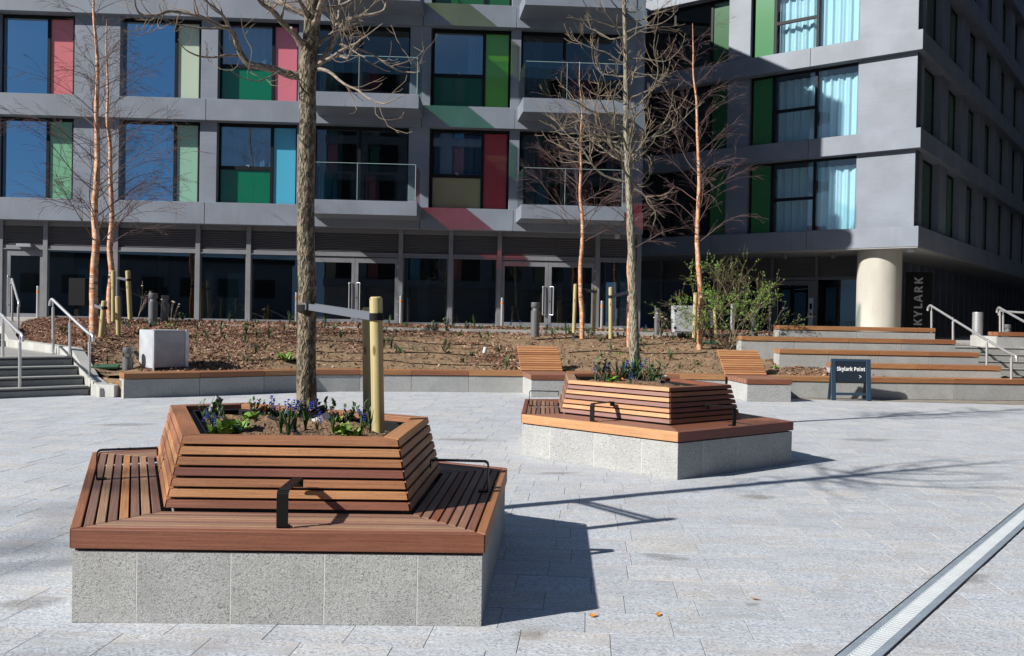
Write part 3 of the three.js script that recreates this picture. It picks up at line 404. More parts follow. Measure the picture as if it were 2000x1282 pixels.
{ const pos = [], uv = [], idx = [], NX = 240, NZ = 80; for (let i = 0; i <= NX; i++) { const x = lerp(-13.3, 10.2, i / NX), f = bedF(x), b = bedB(x); for (let j = 0; j <= NZ; j++) { const z = lerp(f + 0.05, b, j / NZ); pos.push(x, bedH(x, z), z); uv.push(x, z); if (i < NX && j < NZ) { const a = i * (NZ + 1) + j; idx.push(a, a + NZ + 1, a + 1, a + 1, a + NZ + 1, a + NZ + 2); } } }
  const g = new THREE.BufferGeometry(); g.setAttribute('position', new THREE.Float32BufferAttribute(pos, 3)); g.setAttribute('uv', new THREE.Float32BufferAttribute(uv, 2)); g.setIndex(idx); g.computeVertexNormals(); part(bed, 'soil', g, M.soil); part(bed, 'soil_fill', [plank([[-7.95, -17.3], [-7.12, -16.42], [-6.6, -17.3], [-7.6, -17.9]], 0, 0.31), plank([[-7.2, -16.7], [-7.0, -16.5], [-5.8, -17.6], [-6.2, -17.9]], 0, 0.40)], M.soil); }
const onBed = (px, py) => { const d = at(px, py, 1).sub(EYE); let p = null; for (let z = 15.8; z < 27; z += 0.03) { const q = EYE.clone().addScaledVector(d, z); if (q.y < bedH(q.x, q.z)) { p = q; break; } } if (!p) { p = EYE.clone().addScaledVector(d, 24); } p.y = bedH(p.x, p.z); return p; };
// bark chips
const mulchAt = (x, z) => { const f = bedF(x), t = clamp((f - z) / (f - bedB(x))); const n = fbm(mod(x, 32) / 32, mod(z, 32) / 32, 9, 12, 3, 410); let w = sstep(0.45, 0.75, t) * 0.9 + sstep(-4.2, -6.5, x) * 1.1 + sstep(5.2, 6.6, x) * 0.75 + sstep(0.62, 0.75, n) * 0.6; w += (n - 0.5) * 1.3; if (x > -8.2 && x < -7.2 && t < 0.28) w -= 0.9; return clamp(w * 1.15, 0.14, 1); };
{ const g = hexa([V(-0.5, -0.12, -0.3), V(-0.5, -0.12, 0.3), V(-0.42, 0.12, 0.22), V(-0.42, 0.12, -0.22), V(0.5, -0.1, -0.22), V(0.5, -0.1, 0.34), V(0.36, 0.14, 0.24), V(0.36, 0.1, -0.3)], 0.03); g.deleteAttribute('uv');
  const N = 38000, m = new THREE.InstancedMesh(g, std({ color: lin(1, 1, 1), roughness: 0.9 }), N), q = new THREE.Object3D(), col = new THREE.Color(); let k = 0;
  const tones = [[0.15, 0.064, 0.038], [0.20, 0.092, 0.055], [0.085, 0.04, 0.028], [0.29, 0.155, 0.10], [0.11, 0.05, 0.036], [0.40, 0.27, 0.19]];
  for (let tries = 0; tries < 200000 && k < N; tries++) { const x = rr(-13.1, 9.4), f = bedF(x), z = lerp(f - 0.02, bedB(x) + 0.1, rnd()); if (rnd() > mulchAt(x, z)) continue; const s = rr(0.025, 0.085); q.position.set(x, bedH(x, z) + rr(0.0, 0.03), z); q.rotation.set(rr(-0.7, 0.7), rr(0, 6.28), rr(-0.7, 0.7)); q.scale.set(s * rr(0.9, 1.7), s * rr(0.35, 0.8), s * rr(0.5, 0.9)); q.updateMatrix(); m.setMatrixAt(k, q.matrix); const c = pick(tones), v = rr(0.75, 1.2); col.setRGB(c[0] * v, c[1] * v, c[2] * v); m.setColorAt(k, col); k++; }
  m.count = k; m.name = 'bark_mulch'; m.userData = { kind: 'stuff', label: 'red-brown bark chip mulch over the planted bank', category: 'mulch' }; m.castShadow = m.receiveShadow = true; scene.add(m); }
// drip irrigation hoses over the bank
[[[-5.2, 700], [470, 706], [560, 704], [660, 708], [740, 706], [830, 712], [960, 716]], [[560, 688], [640, 690], [730, 692], [820, 690], [900, 694], [980, 700]], [[600, 667], [690, 668], [790, 668], [870, 674], [960, 676]], [[700, 640], [800, 641], [890, 645], [960, 648]], [[1110, 690], [1200, 688], [1290, 692], [1380, 690]]].forEach((c, i) => { if (c[0][0] < 0) c[0] = [400, 702]; const P = c.map(([x, y]) => onBed(x, y)); const S = smooth(P, 50).map((p) => p.setY(bedH(p.x, p.z) + 0.012)); single('drip_hose', tube(S, 0.011, 6), M.rubber, ['black drip hose nearest the bench across the sandy middle of the bank', 'black drip hose second from the bench across the bank', 'black drip hose halfway up the sandy bank', 'black drip hose along the top of the bank before the doors', 'black drip hose behind the two timber loungers'][i], 'hose', 'drip hoses on the bank'); });

// ------------------------------------------------------------------ left apartment building
const lettering = await new FontLoader().loadAsync('fonts/droid/droid_sans_bold.typeface.json');
const LB = thing('apartment_building', 'long grey concrete apartment block with coloured window panels and glass-fronted balconies', 'building', [0, 0, -28], 0.049);
const LV = [[4.31, 4.98], [7.49, 8.15], [10.64, 11.32], [13.9, 14.6]];
const bandCuts = [-24, -18.4, -9.52, -2.93, -0.02, 4.07];
for (const [y0, y1] of LV) {
  for (let i = 0; i < bandCuts.length - 1; i++) part(LB, 'concrete_band', box(bandCuts[i] + (i ? 0.008 : 0), bandCuts[i + 1] - 0.008, y0, y1, -0.35, i === 3 || i === 2 ? -0.004 * (i - 2) : 0, 0.008, i * 1.7, y0), M.conc);
  part(LB, 'floor_slab', box(-24, 4.02, y0 + 0.12, y1 - 0.12, -14, -0.352), M.room);
}
part(LB, 'end_wall', box(3.74, 4.06, 4.98, 13.9, -14, -0.22), M.conc2);
part(LB, 'back_wall', box(-24, 3.7, 1.2, 14.6, -5.2, -5), M.roomDark);
part(LB, 'roof', box(-24, 4.07, 14.6, 15.4, -14, 0), M.conc2);
const K1 = 1.008, K2 = 1.017;
const piers = [[-20.6, -19.9], [-17, -15.72], [-13.46, -12.1], [-9.67, -9.16], [-6.72, -6.2], [-3.3, -2.66], [-0.17, 0.14], [3.4, 3.74]];
for (let l = 0; l < 3; l++) for (const [a, b] of piers) part(LB, 'concrete_pier', box(a * K1, b * K1, LV[l][1] - 0.02, LV[l + 1][0] + 0.02, -0.52, -0.2, 0.008, rr(0, 3), rr(0, 3)), M.conc);
function curtainGeo(x0, x1, y0, y1, z, ph) { const N = 70, g = new THREE.PlaneGeometry(x1 - x0, y1 - y0, N, 1); const p = g.attributes.position; for (let i = 0; i < p.count; i++) { const x = p.getX(i); p.setZ(i, 0.045 * Math.sin(x * 21 + ph) + 0.02 * Math.sin(x * 47 + ph * 2)); } g.translate((x0 + x1) / 2, (y0 + y1) / 2, z); g.computeVertexNormals(); return g; }
// one window bay: dark frame, panes, coloured panels, curtain
function windowBay(parent, x0, x1, y0, y1, o, MX) {
  const Z = o.z ?? -0.48, fr = [], put = (g) => MX ? g.applyMatrix4(MX) : g;
  fr.push(box(x0, x1, y1 - 0.09, y1 + 0.02, Z - 0.04, Z + 0.03), box(x0, x1, y0 - 0.02, y0 + 0.045, Z - 0.04, Z + 0.03), box(x0, x0 + 0.06, y0, y1, Z - 0.045, Z + 0.035), box(x1 - 0.05, x1, y0, y1, Z - 0.045, Z + 0.035));
  for (const x of o.mull) fr.push(box(x - 0.045, x + 0.045, y0, y1, Z - 0.043, Z + 0.05));
  const w = part(parent, 'window', put(join([...fr, ...(o.split ? [box(o.split[0], o.split[1], o.split[2] - 0.055, o.split[2] + 0.055, Z - 0.042, Z + 0.045)] : [])])), M.frame);
  for (const [a, b, c, d, m] of o.panes) part(w, 'pane', put(box(a, b, c, d, Z - 0.012, Z + 0.0)), m ?? M.glass);
  for (const [a, b, c, d, m] of o.panels ?? []) part(w, 'coloured_panel', put(box(a, b, c, d, Z - 0.03, Z + 0.004)), m);
  for (const [a, b, c, d, k] of o.curtains ?? []) part(w, 'curtain', put(curtainGeo(a, b, c, d, Z - (k ?? 0.22), a * 3)), M.curtain);
  if (o.handle) { const g = box(o.handle[0] - 0.09, o.handle[0], o.handle[1] - 0.012, o.handle[1] + 0.012, Z + 0.05, Z + 0.075), h = box(o.handle[0] - 0.015, o.handle[0], o.handle[1] - 0.06, o.handle[1], Z + 0.046, Z + 0.07); part(w, 'window_handle', put(join([g, h])), M.steel); }
  return w;
}
const COL = { pink: panel(0.55, 0.16, 0.17), green1: panel(0.16, 0.36, 0.22), cream: panel(0.44, 0.52, 0.40), pale: panel(0.24, 0.42, 0.32), deep: panel(0.0, 0.12, 0.055), rose: panel(0.55, 0.15, 0.19), cyan: panel(0.07, 0.36, 0.52), teal: panel(0.01, 0.09, 0.06), olive: panel(0.30, 0.30, 0.17), grass: panel(0.11, 0.36, 0.06), red: panel(0.34, 0.045, 0.055), forest: panel(0.012, 0.085, 0.025), forest2: panel(0.03, 0.17, 0.055) };
for (let l = 0; l < 3; l++) {
  const y0 = LV[l][1], y1 = LV[l + 1][0], s = (v) => v * K2;
  const A = [[COL.green1, COL.pink, COL.cyan], [COL.pale, COL.cream, COL.grass], [COL.cyan, COL.rose, COL.pale], [COL.red, COL.grass, COL.forest]];
  windowBay(LB, s(-15.62), s(-13.44), y0, y1, { mull: [s(-14.2)], panes: [[s(-15.56), s(-14.23), y0 + 0.03, y1 - 0.08, M.glassCoat]], panels: [[s(-14.17), s(-13.46), y0 + 0.02, y1 - 0.05, A[0][l]]] });
  windowBay(LB, s(-12.07), s(-9.67), y0, y1, { mull: [s(-10.4)], panes: [[s(-12.0), s(-10.44), y0 + 0.03, y1 - 0.08, M.glassCoat]], panels: [[s(-10.36), s(-9.68), y0 + 0.02, y1 - 0.05, A[1][l]]] });
  const ym = y0 + (y1 - y0) * 0.455;
  windowBay(LB, s(-9.1), s(-6.7), y0, y1, { mull: [s(-7.47)], split: [s(-9.06), s(-7.5), ym], handle: [s(-8.15), ym + 0.08], panes: [[s(-9.03), s(-7.52), ym + 0.05, y1 - 0.08]], panels: [[s(-9.03), s(-7.51), y0 + 0.03, ym - 0.05, COL.deep], [s(-7.42), s(-6.71), y0 + 0.02, y1 - 0.05, A[2][l]]], curtains: [[s(-9.02), s(-7.5), y0, y1 - 0.1]] });
  windowBay(LB, s(-2.6), s(-0.17), y0, y1, { mull: [s(-1.0)], split: [s(-2.56), s(-1.03), ym - 0.08], handle: [s(-1.75), ym], panes: [[s(-2.53), s(-1.04), ym - 0.04, y1 - 0.1]], panels: [[s(-2.53), s(-1.04), y0 + 0.03, ym - 0.13, [COL.olive, COL.teal, COL.forest][l]], [s(-0.95), s(-0.24), y0 + 0.02, y1 - 0.08, A[3][l]]], curtains: l ? [[s(-1.5), s(-1.04), y0, y1 - 0.1]] : [[s(-2.5), s(-1.04), y0, y1 - 0.1]] });
  windowBay(LB, s(-6.2), s(-3.28), y0, y1, { mull: [s(-4.8)], panes: [[s(-6.14), s(-4.84), y0 + 0.03, y1 - 0.08, M.glassDark], [s(-4.75), s(-3.33), y0 + 0.03, y1 - 0.08, M.glassDark]], curtains: [[s(-6.15), s(-5.35), y0, y1 - 0.1]] });
  windowBay(LB, s(0.15), s(3.36), y0, y1, { mull: [s(1.5)], panes: [[s(0.2), s(1.45), y0 + 0.03, y1 - 0.08, M.glassDark], [s(1.55), s(3.3), y0 + 0.03, y1 - 0.08, M.glassDark]], curtains: [[s(0.2), s(0.85), y0, y1 - 0.1]] });
  // balconies: slab upstand, clear front, coloured ends
  const tints = [[tinted(0.75, 0.16, 0.16), tinted(0.25, 0.62, 0.40), tinted(0.55, 0.60, 0.25)], [tinted(0.35, 0.5, 0.38), tinted(0.35, 0.5, 0.38), tinted(0.35, 0.5, 0.38)], [tinted(0.75, 0.10, 0.12), M.clear, M.clear]];
  for (const [x0, x1, k] of [[-6.02, -2.95, 0], [0.14, 3.24, 1]]) {
    const yt = LV[l][1] + 0.005, yb = yt - 0.42, D = 1.3, xa = x0 - 0.09, xb = x1 + 0.06; const q = [[xa, 0.004], [xb, 0.004], [x1, D], [x0, D]];
    const b = part(LB, 'balcony', plank(q, yb, yt, 0.006, rr(0, 2), rr(0, 2)), M.conc);
    const gy0 = yt + 0.03, gy1 = yt + 1.1;
    for (const [u, v] of [[x0 + 0.07, (x0 + x1) / 2 - 0.25], [(x0 + x1) / 2 - 0.235, x1 - 0.07]]) part(b, 'glass_balustrade', box(u, v, gy0, gy1, D - 0.085, D - 0.07), M.clear);
    part(b, 'glass_edge', [box(x0 + 0.07, x1 - 0.07, gy1, gy1 + 0.012, D - 0.086, D - 0.069), box((x0 + x1) / 2 - 0.249, (x0 + x1) / 2 - 0.236, gy0, gy1, D - 0.086, D - 0.069), box(x1 - 0.068, x1 - 0.05, gy0, gy1, D - 0.088, D - 0.066)], std({ color: lin(0.30, 0.42, 0.42), roughness: 0.3 }));
    const end = (xf, xw, m) => part(b, 'tinted_end_glass', plank([[xw, 0.02], [xf, D - 0.08], [xf + 0.012, D - 0.08], [xw + 0.012, 0.02]], gy0, gy1), m);
    end(x1 - 0.06, xb - 0.06, (k ? tints[2] : tints[0])[l]); end(x0 + 0.05, xa + 0.05, tints[1][l]);
  }
}
// ground floor: posts, transoms, louvres, glazing, doors
{
  const s = (v) => v * 1.014, Y0 = 1.34, posts = [-19.6, -17.3, -15.58, -14.25, -12.15, -9.68, -8.14, -6.29, -3.48, -1.93, -0.41, 2.67, 3.98], Z = -0.42;
  part(LB, 'sill_kerb', box(-24, 4.05, 1.1, Y0, -0.7, -0.18, 0.008), M.kerb);
  posts.forEach((p) => part(LB, 'mullion_post', box(s(p) - 0.07, s(p) + 0.07, Y0, 4.32, Z - 0.1, Z + 0.06, 0.004, rr(0, 2), 0), M.mullion));
  part(LB, 'head_strip', box(-24, 4.0, 4.17, 4.33, Z - 0.1, Z - 0.02, 0.003), M.steelgrey);
  for (let i = 0; i < posts.length - 1; i++) {
    const a = s(posts[i]) + 0.072, b = s(posts[i + 1]) - 0.072, door = [2, 7, 10].includes(i), one = i === 2;
    part(LB, 'transom', [box(a, b, 3.43, 3.565, Z - 0.06, Z + 0.02, 0.003), box(a, b, 3.43, 3.46, Z + 0.0201, Z + 0.05, 0.002)], M.mullion);
    const sl = []; for (let y = 3.60; y < 4.15; y += 0.056) sl.push(hexa([V(a, y + 0.02, Z - 0.07), V(a, y - 0.012, Z - 0.01), V(a, y - 0.004, Z - 0.006), V(a, y + 0.028, Z - 0.066), V(b, y + 0.02, Z - 0.07), V(b, y - 0.012, Z - 0.01), V(b, y - 0.004, Z - 0.006), V(b, y + 0.028, Z - 0.066)])); const lv = part(LB, 'louvre_panel', box(a, b, 3.565, 4.17, Z - 0.16, Z - 0.14), M.void); const slm = part(lv, 'louvre_slat', sl, M.louvre); slm.userData.kind = 'stuff';
    if (!door) { const w = part(LB, 'shop_window', [box(a, b, Y0, Y0 + 0.06, Z - 0.05, Z + 0.01), box(a, a + 0.03, Y0, 3.43, Z - 0.05, Z), box(b - 0.03, b, Y0, 3.43, Z - 0.05, Z)], M.steelgrey); part(w, 'pane', box(a + 0.03, b - 0.03, Y0 + 0.06, 3.43, Z - 0.035, Z - 0.023), M.glassDark); if ([3, 5].includes(i)) part(w, 'blind', box(lerp(a, b, i === 3 ? 0.32 : 0.05), b - 0.06, Y0 + 0.06, 3.42, Z - 0.32, Z - 0.3), M.blind); }
    else { const mid = (a + b) / 2, leaves = one ? [[a + 0.12, b]] : [[a, mid - 0.005], [mid + 0.005, b]];
      if (one) part(LB, 'door_side_panel', box(a, a + 0.115, Y0, 3.43, Z - 0.05, Z + 0.005), M.steelgrey);
      leaves.forEach(([u, v], k) => { const d = part(LB, 'glass_door', [box(u, u + 0.1, Y0, 3.40, Z - 0.04, Z + 0.015, 0.003), box(v - 0.1, v, Y0, 3.40, Z - 0.04, Z + 0.015, 0.003), box(u + 0.1, v - 0.1, 3.24, 3.40, Z - 0.04, Z + 0.013), box(u + 0.1, v - 0.1, Y0, Y0 + 0.12, Z - 0.04, Z + 0.013)], M.mullion);
        part(d, 'pane', box(u + 0.1, v - 0.1, Y0 + 0.12, 3.24, Z - 0.02, Z - 0.008), M.glassDark);
        const hx = one ? u + 0.05 : k ? u + 0.16 : v - 0.16, st = one ? u + 0.05 : k ? u + 0.05 : v - 0.05, h0 = 1.72, h1 = 2.6; part(d, 'door_handle', tube(smooth([V(st, h0, Z + 0.01), V(hx, h0, Z + 0.07), V(hx, h0 + 0.08, Z + 0.075), V(hx, h1 - 0.08, Z + 0.075), V(hx, h1, Z + 0.07), V(st, h1, Z + 0.01)], 40), 0.017, 10), M.steel);
        if (!one && k) part(d, 'hinge', [1.6, 2.0, 2.75, 3.1].map((y) => box(v - 0.03, v + 0.02, y, y + 0.07, Z + 0.015, Z + 0.04)), M.steel);
        if (k) part(d, 'lock', cyl(0.018, 0.018, 0, 0.012, 12).rotateX(Math.PI / 2).translate(st, 2.15, Z + 0.016), M.black); }); }
  }
  for (const x of [-11.5, -6.9, -2.9, 1.6]) part(LB, 'inner_column', cyl(0.2, 0.2, 1.3, 4.4, 24, x, -2.4), M.room);
  part(LB, 'wall_lamp', box(s(-15.05), s(-14.62), 3.50, 3.60, Z + 0.021, Z + 0.2, 0.006), M.cab);
  part(LB, 'camera_box', box(3.2, 3.34, 4.16, 4.29, -0.16, -0.04, 0.01), M.cabWhite);
}
{ const g = structure('upper_terrace', 'paved terrace along the foot of the buildings'); const shp = [[-30, 1.27], [8, 1.27], [10.3, 1.085], [60, 1.085]]; for (let i = 0; i < 3; i++) { const [x0, h0] = shp[i], [x1, h1] = shp[i + 1]; const zf = i === 0 ? -24.4 : -22.6; const a = i === 0 ? -30 : x0; part(g, 'paving', hexa([V(a, h0 - 0.3, -60), V(a, h0 - 0.3, zf), V(a, h0, zf), V(a, h0, -60), V(x1, h1 - 0.3, -60), V(x1, h1 - 0.3, zf), V(x1, h1, zf), V(x1, h1, -60)]), M.terra); } }

// ------------------------------------------------------------------ right corner building (its own frame: x towards the corner, z outwards to the square)
const RB = thing('corner_building', 'grey concrete corner block on a round column, its right flank in deep shade', 'building', [13.54, 0, -30], -0.657);
const RV = [[4.24, 4.93], [7.55, 8.22], [10.83, 11.5], [14.1, 14.8], [17.4, 18.1], [20.7, 21.4], [24, 24.7]];
const GM = new THREE.Matrix4().makeRotationY(Math.PI / 2); // local window frame -> flank (x runs back along -z)
const flank = (g) => g.applyMatrix4(GM);
const fCut = [-16, -7.5, -3.78, 0];
for (const [y0, y1] of RV) {
  for (let i = 0; i < 3; i++) part(RB, 'concrete_band', box(fCut[i] + 0.006, fCut[i + 1] - (i < 2 ? 0.006 : 0), y0, y1, -0.4, 0, 0.008, i * 2.1, y0), M.conc);
  for (let i = 0; i < 7; i++) part(RB, 'concrete_band', flank(box(0.402 + i * 7.5, 0.39 + (i + 1) * 7.5, y0, y1, -0.4, 0, 0.008, i * 1.3, y0 + 1)), M.conc2);
  part(RB, 'floor_slab', box(-16, -0.41, y0 + 0.004, y1 - 0.1, -53, -0.41), M.conc2);
}
part(RB, 'roof', box(-16, 0, 24.7, 25.4, -31, 0), M.conc2);
part(RB, 'inner_wall', [box(-16, -3.4, 4.3, 24.5, -30, -3.6), box(-16, -9, 1.0, 4.2, -30, -9)], M.roomDark);
for (let l = 0; l < 6; l++) {
  const y0 = RV[l][1] - 0.01, y1 = RV[l + 1][0] + 0.01;
  part(RB, 'concrete_pier', box(-2.14, -0.2, y0, y1, -1.2, -0.2, 0.008, l, l * 2), M.conc); part(RB, 'concrete_pier', box(-7.02, -6.14, y0, y1, -0.55, -0.2, 0.008, l, 0.3), M.conc); part(RB, 'concrete_pier', box(-12.4, -11.2, y0, y1, -0.55, -0.2, 0.008), M.conc);
  const a = y0 + 0.01, b = y1 - 0.01, ym = a + (b - a) * 0.47;
  windowBay(RB, -6.14, -2.14, a, b, { z: -0.42, mull: [-5.24, -3.67], split: [-5.2, -3.72, ym], panes: [[-3.62, -2.18, a + 0.03, b - 0.08, M.glassLight], [-5.18, -3.72, ym + 0.04, b - 0.08, M.glassLight], [-5.18, -3.72, a + 0.04, ym - 0.04, M.glassLight]], panels: [[-6.06, -5.32, a + 0.02, b - 0.06, COL.forest2]], curtains: [[-3.62, -2.18, a, b - 0.28, 0.2], [-5.2, -3.75, a, b - 0.2, 0.3]] });
  windowBay(RB, -11.2, -7.02, a, b, { z: -0.42, mull: [-7.8, -9.4], panes: [[-9.35, -7.84, a + 0.03, b - 0.08, M.glassDark], [-11.15, -9.45, a + 0.03, b - 0.08, M.glassDark]], panels: [[-7.75, -7.06, a + 0.02, b - 0.06, l ? COL.forest : COL.forest2]] });
  // flank: piers and windows repeating away from the corner
  for (let k = 0; k < 10; k++) { const x = 0.2 + k * 3.55;
    part(RB, 'concrete_pier', flank(box(x + (k ? 0 : 0.03), x + (k ? 1.15 : 0.55), y0, y1, -0.6, -0.2, 0.006)), M.conc2);
    const w0 = x + (k ? 1.15 : 0.55), w1 = x + 3.55; windowBay(RB, w0, w1, a, b, { z: -0.5, mull: [w0 + 1.25], split: [w0 + 0.03, w0 + 1.22, ym], panes: [[w0 + 0.05, w0 + 1.2, a + 0.03, ym - 0.05], [w0 + 0.05, w0 + 1.2, ym + 0.05, b - 0.08]], panels: [[w0 + 1.32, w1 - 0.05, a + 0.02, b - 0.05, k % 3 === 1 ? COL.forest2 : k % 3 ? COL.teal : COL.forest]] }, GM); }
}
part(RB, 'flank_core', join([flank(box(0.7, 52, 4.3, 24.5, -3.6, -3.4)), flank(box(9, 52, 1.0, 4.2, -9, -8.8))]), M.roomDark);
{ const s = thing('flank_shade_block', 'unseen dark block across the side street, added to shade the flank of the corner building', 'building', [13.54, 0, -30], -0.657); part(s, 'wall', box(7.6, 27, 0, 24, -60, 13), std({ color: lin(0.04, 0.04, 0.045), roughness: 0.8 })); for (let l = 0; l < 6; l++) part(s, 'window_row', box(7.5, 7.599, 2 + l * 3.3, 4.2 + l * 3.3, -58, 12), M.frame); part(s, 'cornice', box(7.4, 27.2, 24.001, 24.5, -60.2, 13.2), M.conc2); }  // unseen block, sized and darkened to keep sky and bounce off the flank
// recessed ground floor
{ part(RB, 'soffit', box(-15.9, -0.02, 4.205, 4.236, -53, -0.02), std({ color: lin(0.30, 0.30, 0.30), roughness: 0.8 }));
  const Z = -3.0; part(RB, 'plinth', [box(-16, -2.6, 0.9, 1.16, Z - 0.3, Z + 0.1), flank(box(2.9, 52, 0.9, 1.16, -2.7, -2.3))], M.kerb);
  for (const x of [-13.4, -11.2, -9.2, -7.6, -6.2, -4.4, -2.75]) part(RB, 'mullion_post', box(x - 0.06, x + 0.06, 1.1, 4.2, Z - 0.08, Z + 0.05, 0.003), M.steelgrey);
  part(RB, 'transom', box(-16, -2.7, 3.3, 3.42, Z - 0.05, Z + 0.02), M.steelgrey);
  const lv = part(RB, 'louvre_panel', box(-16, -2.7, 3.42, 4.2, Z - 0.12, Z - 0.1), M.void); const sl = []; for (let y = 3.46; y < 4.16; y += 0.055) sl.push(box(-16, -2.7, y, y + 0.02, Z - 0.099, Z - 0.04)); part(lv, 'louvre_slat', sl, M.louvre).userData.kind = 'stuff';
  const sw = part(RB, 'shop_window', box(-16, -2.7, 1.1, 1.2, Z - 0.05, Z + 0.01), M.steelgrey); for (const [a, b] of [[-13.34, -11.26], [-11.14, -9.26], [-9.14, -7.66], [-7.54, -6.26], [-4.34, -2.81]]) part(sw, 'pane', box(a, b, 1.2, 3.3, Z - 0.03, Z - 0.018), M.glassDark);
  const d = part(RB, 'entrance_door', [box(-6.12, -6.0, 1.12, 3.28, Z - 0.04, Z + 0.03, 0.003), box(-4.72, -4.46, 1.12, 3.28, Z - 0.04, Z + 0.03, 0.003), box(-6.0, -4.72, 3.1, 3.28, Z - 0.04, Z + 0.03)], M.steelgrey); part(d, 'pane', box(-6.0, -4.72, 1.14, 3.1, Z - 0.02, Z - 0.01), M.glassDark); part(d, 'entry_panel', box(-4.68, -4.5, 1.5, 2.6, Z + 0.031, Z + 0.06, 0.003), M.galv); part(d, 'entry_screen', [box(-4.64, -4.54, 2.15, 2.38, Z + 0.0605, Z + 0.065), box(-4.63, -4.55, 1.92, 2.0, Z + 0.0605, Z + 0.066)], M.black); part(d, 'door_handle', tube([V(-5.92, 1.6, Z + 0.08), V(-5.92, 2.5, Z + 0.08)], 0.016, 10), M.steel);
  for (let k = 0; k < 36; k++) { const x = 2.6 + k * 1.35; part(RB, 'flank_post', flank(box(x, x + 0.28, 1.1, 4.2, -2.75, -2.2, 0.004)), M.conc2); } const fw = part(RB, 'flank_glazing', flank(box(2.6, 52, 3.3, 3.4, -2.62, -2.5)), M.steelgrey); part(fw, 'pane', flank(box(2.6, 52, 1.16, 3.3, -2.6, -2.588)), M.glassDark); part(fw, 'louvre_panel', flank(box(2.6, 52, 3.4, 4.2, -2.62, -2.6)), M.louvre);
  for (const [x, z] of [[-4.9, -0.9], [-3.2, -1.2]]) part(RB, 'downlight', cyl(0.09, 0.09, 4.0, 4.205, 18, x, z), M.boll);
  part(RB, 'camera_box', box(-0.42, -0.2, 4.09, 4.235, -0.5, -0.28, 0.01), M.cabWhite);
}
// round column
{ const p = at(1717, 560, 31.85); const t = thing('round_column', 'thick pale round column carrying the corner of the right building', 'column', [p.x, 1.0, p.z]); part(t, 'shaft', lathe([[0.745, 0], [0.745, 3.2]], 64), M.column); part(t, 'base_ring', lathe([[0.765, 0.05], [0.765, 0.16], [0.747, 0.17]], 64), M.steelgrey); }
// vertical name on the glass beside the column
{ const p = at(1803, 650, 32.6), t = thing('wall_sign', 'vertical silver lettering on dark glass right of the column', 'sign', [p.x, p.y, p.z], 0.05);
  part(t, 'backing', box(-0.62, 0.38, -0.25, 2.2, -0.12, -0.1), M.black);
  let y = -0.02; for (const ch of 'SKYLARK') { const g = new TextGeometry(ch, { font: lettering, size: 0.31, depth: 0.012, curveSegments: 6 }); g.computeBoundingBox(); const w = g.boundingBox.max.x; g.rotateZ(Math.PI / 2); g.translate(0, y, -0.099); part(t, 'letter', g, std({ color: lin(0.40, 0.43, 0.47), roughness: 0.35, metalness: 0.2 })); y += w + 0.045; } }
// the block across the square that the windows mirror, and a low terrace and trees beside it
{ const t = thing('facing_building', 'apartment block across the square, seen only mirrored in the windows', 'building', [-12, 0, 26], Math.PI + 0.05);
  for (let l = 0; l < 6; l++) { const y = 4.2 + l * 3.25; part(t, 'concrete_band', box(-46, 0, y, y + 0.7, -12, 0, 0.01), M.conc); for (let k = 0; k < 12; k++) part(t, 'concrete_pier', box(-46 + k * 3.83, -44.9 + k * 3.83, y + 0.69, y + 3.26, -0.6, -0.2), M.conc); for (let k = 0; k < 12; k++) part(t, 'window', box(-44.9 + k * 3.83, -42.17 + k * 3.83, y + 0.69, y + 3.26, -0.6, -0.5), M.frame); for (let k = 0; k < 12; k++) part(t, 'coloured_panel', box(-43.2 + k * 3.83, -42.3 + k * 3.83, y + 0.72, y + 3.2, -0.5, -0.45), [COL.red, COL.forest2, COL.cyan, COL.olive, COL.rose][(k * 3 + l * 2) % 5]); }
  for (let k = 0; k < 12; k++) part(t, 'mullion_post', box(-46 + k * 3.83, -45.7 + k * 3.83, 0, 4.2, -0.8, -0.4), M.conc2); part(t, 'shop_window', box(-46, 0, 0, 4.2, -1.2, -0.9), M.roomDark);
  const u = thing('low_building', 'low dark building across the square, seen only mirrored in the left windows', 'building', [-60, 0, 46], Math.PI - 0.2); part(u, 'wall', box(-42, 20, 0, 7.5, -10, 0), M.conc2); part(u, 'roof', box(-42.3, 20.3, 7.5, 8.1, -10.3, 0.3), M.frame); for (let k = 0; k < 14; k++) part(u, 'window', box(-40 + k * 4.2, -37.6 + k * 4.2, 3.4, 5.6, 0.001, 0.06), M.frame); }

